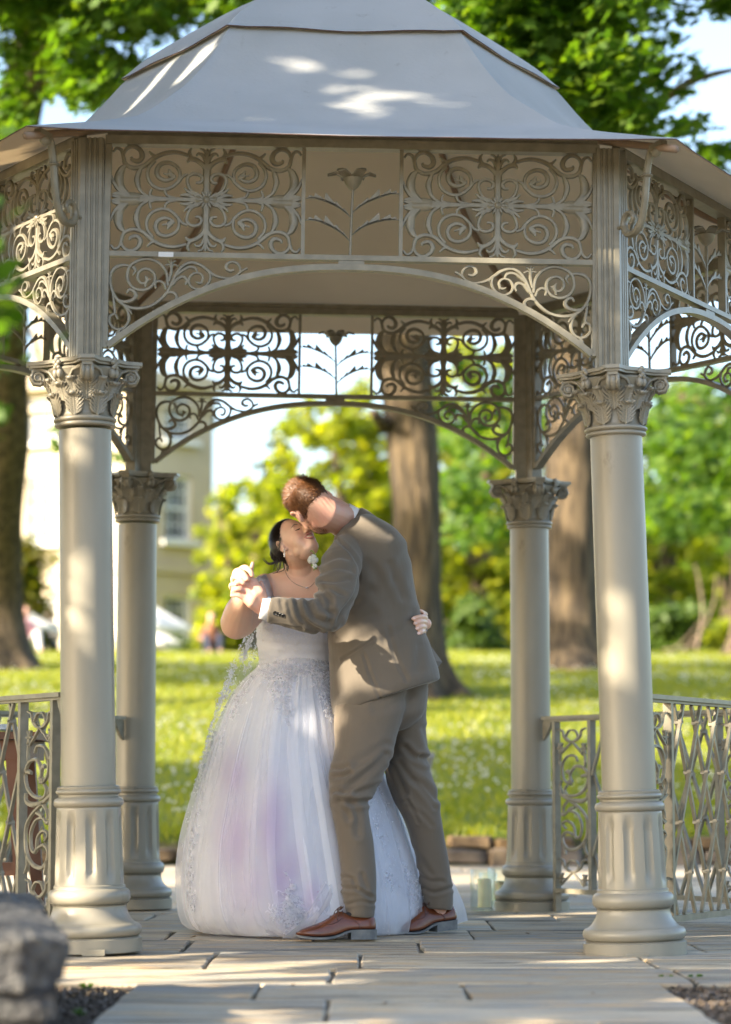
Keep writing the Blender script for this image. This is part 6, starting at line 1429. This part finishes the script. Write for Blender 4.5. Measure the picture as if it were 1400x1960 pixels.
# dark red-leaved hedge hints by the house wall
for (px, w, lab) in ((175, 40, 'low hedge before the house wall, hidden partly by the front left column'), (345, 50, 'low hedge under the window right of the back left column')):
    root = empty('hedge', (P(px, 1250, 60).x, 60, terrain_z(60))); tag(root, lab, 'hedge'); c0 = root.location; rg = np.random.RandomState(95 + w)
    cl = [((c0.x + rt.uniform(-1, 1) * w / 82, 60 + rt.uniform(-.2, .2), c0.z + rt.uniform(.1, .35)), .28) for _ in range(10)]
    V_, F_ = leaves(clump_points(cl, 900, rg), .1, rg); link('foliage', np_mesh('foliage', V_ - np.array(c0)[None], F_, M_LEAF_DARK), root)
# parasols
M_PARASOL = mat('parasol_cloth', (.82, .81, .78), rough=.8, trans=.3)
def parasol(px, py_top, py_edge, hw, Y, label):
    c = P(px, py_top, Y); r_ = hw * Y / FPX; zt_ = c.z; ze = P(px, py_edge, Y).z; g0 = terrain_z(Y)
    root = empty('parasol', (c.x, Y, g0)); tag(root, label, 'parasol', 'white parasols on the far terrace')
    m = MB(); vs = [(0, 0, zt_ - g0)]
    for k in range(8): a = k * math.pi / 4 + .3; vs.append((r_ * math.cos(a), r_ * math.sin(a), ze - g0))
    for k in range(8): a = k * math.pi / 4 + .3; vs.append((r_ * math.cos(a), r_ * math.sin(a), ze - g0 - .06))
    m.add(vs, [(0, 1 + k, 1 + (k + 1) % 8) for k in range(8)] + [(1 + k, 9 + k, 9 + (k + 1) % 8, 1 + (k + 1) % 8) for k in range(8)]); m.build('canopy', M_PARASOL, root)
    m = MB(); m.tube([(0, 0, 0), (0, 0, zt_ - g0 - .02)], .03, 10); m.build('pole', M_TRIM, root)
    m = MB()
    for k in range(8): a = k * math.pi / 4 + .3; m.tube([(0, 0, zt_ - g0 - .06), (r_ * .97 * math.cos(a), r_ * .97 * math.sin(a), ze - g0 - .02)], .015, 5)
    m.build('ribs', M_TRIM, root)
    m = MB(); m.lathe([(.3, 0), (.3, .08), (.06, .12)], 16); m.build('base', M_SLATE, root)
parasol(28, 1148, 1202, 88, 52, 'white parasol at the far left before the yellow green shrub')
parasol(292, 1158, 1202, 82, 54, 'white parasol showing right of the back left column')
parasol(300, 1205, 1230, 52, 59, 'smaller white parasol lower behind the others')
# glass hurricane vases with candles
M_VASE = bpy.data.materials.new('clear_glass'); M_VASE.use_nodes = True; N_ = M_VASE.node_tree.nodes; L_ = M_VASE.node_tree.links; t_ = N_.new('ShaderNodeBsdfTransparent'); t_.inputs[0].default_value = (.95, .98, .97, 1); g_ = N_.new('ShaderNodeBsdfGlossy'); g_.inputs['Roughness'].default_value = .03; f_ = N_.new('ShaderNodeLayerWeight'); f_.inputs['Blend'].default_value = .12; x_ = N_.new('ShaderNodeMixShader'); L_.new(f_.outputs['Facing'], x_.inputs[0]); L_.new(t_.outputs[0], x_.inputs[1]); L_.new(g_.outputs[0], x_.inputs[2]); L_.new(x_.outputs[0], N_['Material Output'].inputs['Surface'])
M_WAX = mat('wax', (.80, .74, .52), rough=.5, sss=.2)
def vase(px, py, Y, r_, h, ch, cr, label):
    c = P(px, py, Y); root = empty('candle_vase', (c.x, Y, .004)); tag(root, label, 'vase')
    m = MB(); m.lathe([(r_ * .96, 0), (r_, .004), (r_, h - .003), (r_ - .002, h), (r_ - .004, h - .003), (r_ - .004, .013), (.004, .012)], 40); m.build('glass', M_VASE, root, smooth=True, angle=40)
    k = MB(); k.lathe([(cr * .97, 0), (cr, .004), (cr, ch - .006), (cr * .96, ch), (cr * .5, ch - .004), (.003, ch - .006)], 28, (r_ * .12, 0, .0135)); kk = k.build('candle', M_WAX, root, smooth=True, angle=40)
    w = MB(); w.tube([(r_ * .12, 0, ch + .005), (r_ * .12 + .002, 0, ch + .017)], .0015, 5); w.build('wick', M_RUBBER, kk)
M_RUBBER = mat('black_wick', (.02, .018, .015), rough=.8)
vase(925, 1741, 11.85, .058, .185, .13, .031, 'tall clear glass vase holding a tall cream candle by the back right column')
vase(955, 1732, 12.1, .052, .185, .11, .029, 'glass vase with shorter cream candle tucked behind the taller one')
vase(935, 1720, 12.5, .045, .15, .10, .026, 'smaller glass vase with candle behind the other two')
# slim post with flat cap
c = P(822, 1440, 14.2); root = empty('garden_post', (c.x - .01, 14.2, 0)); tag(root, 'slim cream post with flat cap just right of the groom', 'post')
m = MB(); m.box((0, 0, .008), (.14, .14, .016)); m.tube([(0, 0, .015), (0, 0, .4), (0, 0, c.z - .09), (0, 0, c.z - .03)], [.028, .022, .022, .034], 14); m.build('shaft', M_COLUMN, root)
m = MB(); m.box((0, 0, c.z - .015), (.075, .075, .028)); m.build('cap', mat('grey_cap', (.25, .27, .28), rough=.5), root)
# wooden table behind the left railing
M_WOOD = mat('dark_oiled_wood', (.17, .07, .035), (.10, .045, .025), 4, .5, .3, 60, .002, stretch=(1, 8, 1))
tb = empty('wooden_table', (-1.60, 9.95, 0)); tag(tb, 'brown wooden table standing behind the left railing', 'table')
for k in range(5):
    m = MB(); m.box((-.30 + .15 * k, 0, .752), (.142, .62, .028)); m.build('plank', M_WOOD, tb)
m = MB(); m.box((0, -.26, .70), (.66, .025, .07)); m.box((0, .26, .70), (.66, .025, .07)); m.box((-.32, 0, .70), (.025, .49, .07)); m.box((.32, 0, .70), (.025, .49, .07)); m.build('apron', M_WOOD, tb)
for sx in (-1, 1):
    for sy in (-1, 1):
        m = MB(); m.bar((sx * .27, sy * .24, .735), (sx * .33, sy * .24, 0), .045, .045, Vector((0, 1, 0))); m.build('leg', M_WOOD, tb)
m = MB(); m.box((0, 0, .25), (.60, .04, .05)); m.build('stretcher', M_WOOD, tb)
# folded white lace cloth on the table
n = 24; vs = []; fs = []
for j in range(9):
    for i in range(n + 1):
        x = -.30 + .60 * i / n; y = -.26 + .40 * j / 8
        vs.append((x, y, .772 + .045 * (1 - (2 * i / n - 1) ** 6) * (.7 + .5 * mnoise.noise(Vector((x * 9, y * 7, 1)))) * (1 - (2 * j / 8 - 1) ** 6 * .8)))
for j in range(8):
    for i in range(n): fs.append((j * (n + 1) + i, j * (n + 1) + i + 1, (j + 1) * (n + 1) + i + 1, (j + 1) * (n + 1) + i))
m = MB(); m.add(vs, fs); m.add([(-.32, -.28, .768), (.32, -.28, .768), (.32, .16, .768), (-.32, .16, .768)], [(0, 1, 2, 3)])
o = m.build('white_cloth', mat('white_cloth', (.80, .80, .80), (.6, .62, .6), 60, .8, 1, 200, .003), smooth=True); o.location = (-1.60, 9.95, 0); tag(o, 'crumpled white cloth lying on the wooden table', 'cloth')
# leafy branch at the left edge, close to the camera
def near_shrub():
    b = Vector((-1.26, 5.1, -.03)); root = empty('laurel_shrub', b); tag(root, 'blurred dark green leafy shrub close by at the left edge', 'shrub'); rg = np.random.RandomState(12)
    m = MB(); tips = []
    for (tx, ty, tz_) in ((-.76, 5.0, 1.66), (-.755, 5.1, 1.58), (-.78, 5.15, 1.52), (-.90, 5.0, 1.6), (-.97, 5.25, 1.5), (-1.1, 5.0, 1.65), (-1.2, 5.3, 1.45), (-1.0, 4.95, 1.3), (-1.3, 5.05, 1.7), (-1.1, 5.2, 1.2)):
        t_ = Vector((tx, ty, tz_)) - b; p = spline([Vector((0, 0, 0)), Vector((t_.x * .3, t_.y * .3, .6)), Vector((t_.x * .7, t_.y * .7, t_.z * .8)), t_], 5)
        m.tube(p, list(np.linspace(.014, .003, len(p))), 6); tips += [(q, .06) for q in p[7:]]
    m.build('stems', M_BARK, root)
    pts = np.concatenate([np.array(q)[None] + rg.normal(size=(11, 3)) * r_ for q, r_ in tips]); V_, F_ = leaves(pts, .075, rg); link('foliage', np_mesh('foliage', V_, F_, M_LEAF_OAK), root)
near_shrub()
# ---- shade trees outside the frame, toward the sun: their gaps let the light through onto the couple
BEAMS = [  # (point in the place, radius of the gap)
]
def beam(px, py, Y, r_): BEAMS.append((P(px, py, Y), r_))
# ---- guests sitting on the grass far off
def far_guest(px, Y, top_col, leg_col, face, label, s=1.0):
    c = P(px, 1250, Y); z0 = terrain_z(Y); root = empty('person', (c.x, Y, z0), face); tag(root, label, 'person', 'guests sitting on the far grass'); f = lambda *p: Vector(p) * s
    b = MB(); b.ell(f(0, 0, .80), f(.078, .095, .115), None, 16, 12); b.ell(f(0, -.09, .79), f(.012, .018, .02), None, 8, 6); b.capsule([f(0, .01, .70), f(0, .02, .60)], [.05 * s, .055 * s], 12); b.capsule([f(0, .02, .52), f(0, .03, .10)], [.13 * s, .14 * s], 16)
    for q in (-1, 1):
        b.capsule([f(.17 * q, .02, .55), f(.24 * q, -.06, .33), f(.14 * q, -.30, .34)], [.045 * s, .04 * s, .028 * s], 10); b.capsule([f(.10 * q, 0, .11), f(.15 * q, -.38, .36), f(.12 * q, -.60, .05)], [.08 * s, .06 * s, .04 * s], 12); b.capsule([f(.12 * q, -.60, .04), f(.12 * q, -.74, .04)], [.035 * s, .03 * s], 10)
        for k in range(4): b.capsule([f(.14 * q + .012 * (k - 1.5), -.30, .34), f(.13 * q + .014 * (k - 1.5), -.385 + .006 * abs(k - 1.5), .325)], [.011 * s, .008 * s], 6)
        b.capsule([f(.12 * q, -.31, .34), f(.09 * q, -.345, .345)], [.011 * s, .009 * s], 6)
    fuse(b, 'body', M_SKIN, .013, 3, .5, root)
    t = MB(); t.capsule([f(0, .02, .54), f(0, .03, .30), f(0, .03, .10)], [.155 * s, .155 * s, .165 * s], 18)
    for q in (-1, 1): t.capsule([f(.15 * q, .02, .55), f(.235 * q, -.05, .36)], [.062 * s, .058 * s], 12)
    fuse(t, 'top', top_col, .014, 3, .5, root)
    l = MB()
    for q in (-1, 1): l.capsule([f(.10 * q, .02, .11), f(.15 * q, -.38, .37), f(.12 * q, -.59, .08)], [.10 * s, .078 * s, .055 * s], 14)
    fuse(l, 'trousers', leg_col, .014, 3, .5, root)
    h = MB(); h.ell(f(0, .022, .825), f(.088, .098, .108), None, 16, 12); h.build('hair', M_SCALP_M, root, smooth=True)
_pink = mat('pink_cloth', (.62, .30, .32), rough=.8); _wht = mat('pale_cloth', (.70, .68, .66), rough=.8); _nvy = mat('navy_cloth', (.02, .025, .05), rough=.8); _brn = mat('rust_cloth', (.22, .09, .04), rough=.8)
far_guest(48, 50, _pink, _wht, .4, 'guest in a pink top sitting on the grass near the far left trunk')
far_guest(96, 53, _wht, _nvy, -.5, 'guest in a pale top sitting on the grass left of the front left column')
far_guest(404, 56, _brn, _nvy, .2, 'guest in rust and navy sitting on the grass below the house corner')
# light gaps (where the photograph shows sun falling)
for a_ in ((140, 745, 8.68, 0.053), (150, 860, 8.68, 0.038), (138, 840, 8.68, 0.030), (140, 1030, 8.68, 0.030), (150, 1065, 8.68, 0.042), (165, 1120, 8.68, 0.038), (160, 1150, 8.68, 0.030), (150, 1195, 8.68, 0.027), (160, 1215, 8.68, 0.022), (200, 1260, 8.68, 0.022), (125, 1655, 8.6, 0.045), (150, 1690, 8.6, 0.045), (180, 1730, 8.6, 0.053), (120, 1625, 8.6, 0.030),
           (1195, 1145, 8.72, 0.030), (1205, 1180, 8.72, 0.045), (1200, 1220, 8.72, 0.033), (1170, 1240, 8.72, 0.033), (1185, 1270, 8.72, 0.030), (1160, 1290, 8.72, 0.022),
           (465, 1108, 9.5, 0.060), (485, 1135, 9.5, 0.050), (500, 1150, 9.48, 0.040), (515, 1165, 9.45, 0.040), (440, 1170, 9.5, 0.030), (545, 1165, 9.45, 0.020),
           (585, 1045, 9.8, 0.030), (560, 1100, 9.95, 0.035), (600, 1125, 9.95, 0.020), (590, 1070, 9.9, 0.020),
           (490, 1335, 9.8, 0.060), (475, 1310, 9.8, 0.035), (500, 1360, 9.8, 0.030), (560, 1305, 9.8, 0.030), (535, 1205, 9.85, 0.030), (560, 1020, 9.85, 0.020),
           (700, 1205, 9.65, 0.015), (672, 1230, 9.65, 0.012),
           (800, 395, 8.78, 0.035), (840, 405, 8.78, 0.030), (880, 400, 8.78, 0.025), (850, 440, 8.78, 0.035), (900, 455, 8.78, 0.030), (820, 460, 8.78, 0.025), (1010, 575, 8.8, 0.040), (1060, 610, 8.8, 0.030), (1020, 555, 8.8, 0.025), (1150, 460, 8.75, 0.020), (1170, 590, 8.75, 0.020), (900, 490, 8.78, 0.020), (820, 300, 8.7, 0.000),
           (640, 95, 9.2, 0.018), (600, 120, 9.1, 0.012), (690, 105, 9.15, 0.010), (520, 105, 9.1, 0.006), (500, 62, 9.4, 0.012), (560, 130, 9.0, 0.004), (585, 95, 9.2, 0.008), (650, 170, 8.9, 0.004),
           (270, 110, 9.8, 0.140), (330, 90, 9.6, 0.080), (250, 160, 9.8, 0.080), (1350, 1390, 9.5, 0.050), (1375, 1370, 9.7, 0.040), (1320, 1420, 9.3, 0.030), (1325, 1370, 9.3, 0.030), (1090, 1715, 11.7, 0.080), (1075, 1600, 11.7, 0.020), (20, 380, 9.5, 0.250), (40, 450, 9.3, 0.220), (90, 400, 9.1, 0.120), (80, 520, 9.1, 0.200), (20, 580, 9.3, 0.150), (110, 330, 9.0, 0.030), (125, 680, 8.8, 0.030)):
    if a_[3] > 0: beam(*a_)
for a_ in ((770, 880, 29.7, 0.260), (785, 930, 29.7, 0.220), (762, 1010, 29.7, 0.220), (800, 800, 29.7, 0.200), (775, 700, 29.7, 0.300), (1080, 880, 35.6, 0.300), (1085, 960, 35.6, 0.250), (1110, 1010, 35.6, 0.150), (1095, 830, 35.6, 0.200), (1080, 700, 35.6, 0.200)): beam(*a_)
def gpt(px, py, z=0.0):
    Yw = (CAM_H - z) / math.tan(math.atan((py - 980) / FPX) - PITCH); return P(px, py, Yw)
for px, py, r_ in ((170, 1862, .16), (240, 1858, .17), (320, 1854, .16), (420, 1850, .14), (480, 1850, .1), (300, 1872, .09), (230, 1880, .08), (400, 1885, .05), (600, 1880, .06), (480, 1868, .06), (700, 1860, .05), (620, 1842, .06), (1100, 1842, .07), (1180, 1838, .06), (1000, 1755, .10), (1100, 1745, .15), (1340, 1912, .06), (330, 1655, .3), (1330, 1650, .3), (920, 1655, .25), (1290, 1775, .06)):
    BEAMS.append((gpt(px, py), r_))
SV = np.array(S_DIR)
def cut_beams(p, rg):
    keep = np.ones(len(p), bool)
    for c, r_ in BEAMS:
        d = p - np.array(c)[None]; t = d @ SV; q = d - t[:, None] * SV[None]
        keep &= ~((np.sqrt((q ** 2).sum(1)) < r_ + .045) & (t > .5))
    return p[keep]
SHADE_ON = True
def shade_tree(cx, dist, seed, n, lab, half_w, half_h, cz, per=520, size=.15, target=Vector((-.1, 10.2, 0)), cut=True, blocks=()):
    "crown standing dist metres toward the sun from the target"
    c = target + Vector((cx[0], cx[1], 0)) + Vector((S_DIR.x, S_DIR.y, 0)).normalized() * dist + Vector((0, 0, cz + dist * math.tan(SUN_EL)))
    side = Vector((-S_DIR.y, S_DIR.x, 0)).normalized(); fw = Vector((S_DIR.x, S_DIR.y, 0)).normalized(); r5 = random.Random(seed)
    cl = []
    for _ in range(n):
        a, b = r5.uniform(-1, 1), r5.uniform(-1, 1)
        q = c + side * a * half_w + Vector((0, 0, b * half_h)) + fw * r5.uniform(-1.2, 1.2); cl.append((q, r5.uniform(.5, .85)))
    for b_ in blocks: cl.append((b_ + S_DIR * dist, .3))
    base = (c.x + fw.x * .5, c.y + fw.y * .5, -.05); g_ = tree(lab, base, [base, (base[0], base[1], 1.5), (base[0] + .2, base[1], c.z - half_h * .3), (base[0], base[1], c.z + half_h * .8)], [.32, .26, .22, .08],
        [([(base[0], base[1], c.z - half_h * .8), tuple(c + side * half_w * .5), tuple(c + side * half_w * .9 + Vector((0, 0, half_h * .4)))], .12, .03), ([(base[0], base[1], c.z - half_h * .8), tuple(c - side * half_w * .5), tuple(c - side * half_w * .9 + Vector((0, 0, half_h * .4)))], .12, .03)],
        cl, per, size, M_LEAF_OAK, seed, LEAF, name='shade_tree', tubes=cut_beams if cut else None)
    return g_
shade_tree((0, 0), 6.5, 5, 290, 'tree out of view on the left whose crown shades the gazebo', 4.0, 3.0, 2.1, blocks=[P(712, 1035, 9.72), P(735, 1065, 9.72), P(720, 1050, 9.7), P(740, 1100, 9.7)])

shade_tree((0, 0), 19.0, 6, 150, 'tall tree out of view on the left that dapples the oak trunks', 5.5, 3.6, 5.0, per=190, size=.2, target=Vector((1.5, 31, 1.5)))
shade_tree((0, 0), 12.0, 7, 80, 'tree out of view on the left that shades the low lawn edge', 2.8, 1.6, 1.0, per=400, size=.2, target=Vector((.2, 20.4, 0)), cut=False)
shade_tree((0, 0), 15.0, 8, 95, 'tree out of view on the left that throws shade bands on the upper lawn', 5.5, 1.3, 1.2, per=360, size=.2, target=Vector((-1.0, 33, 1.4)), cut=False)
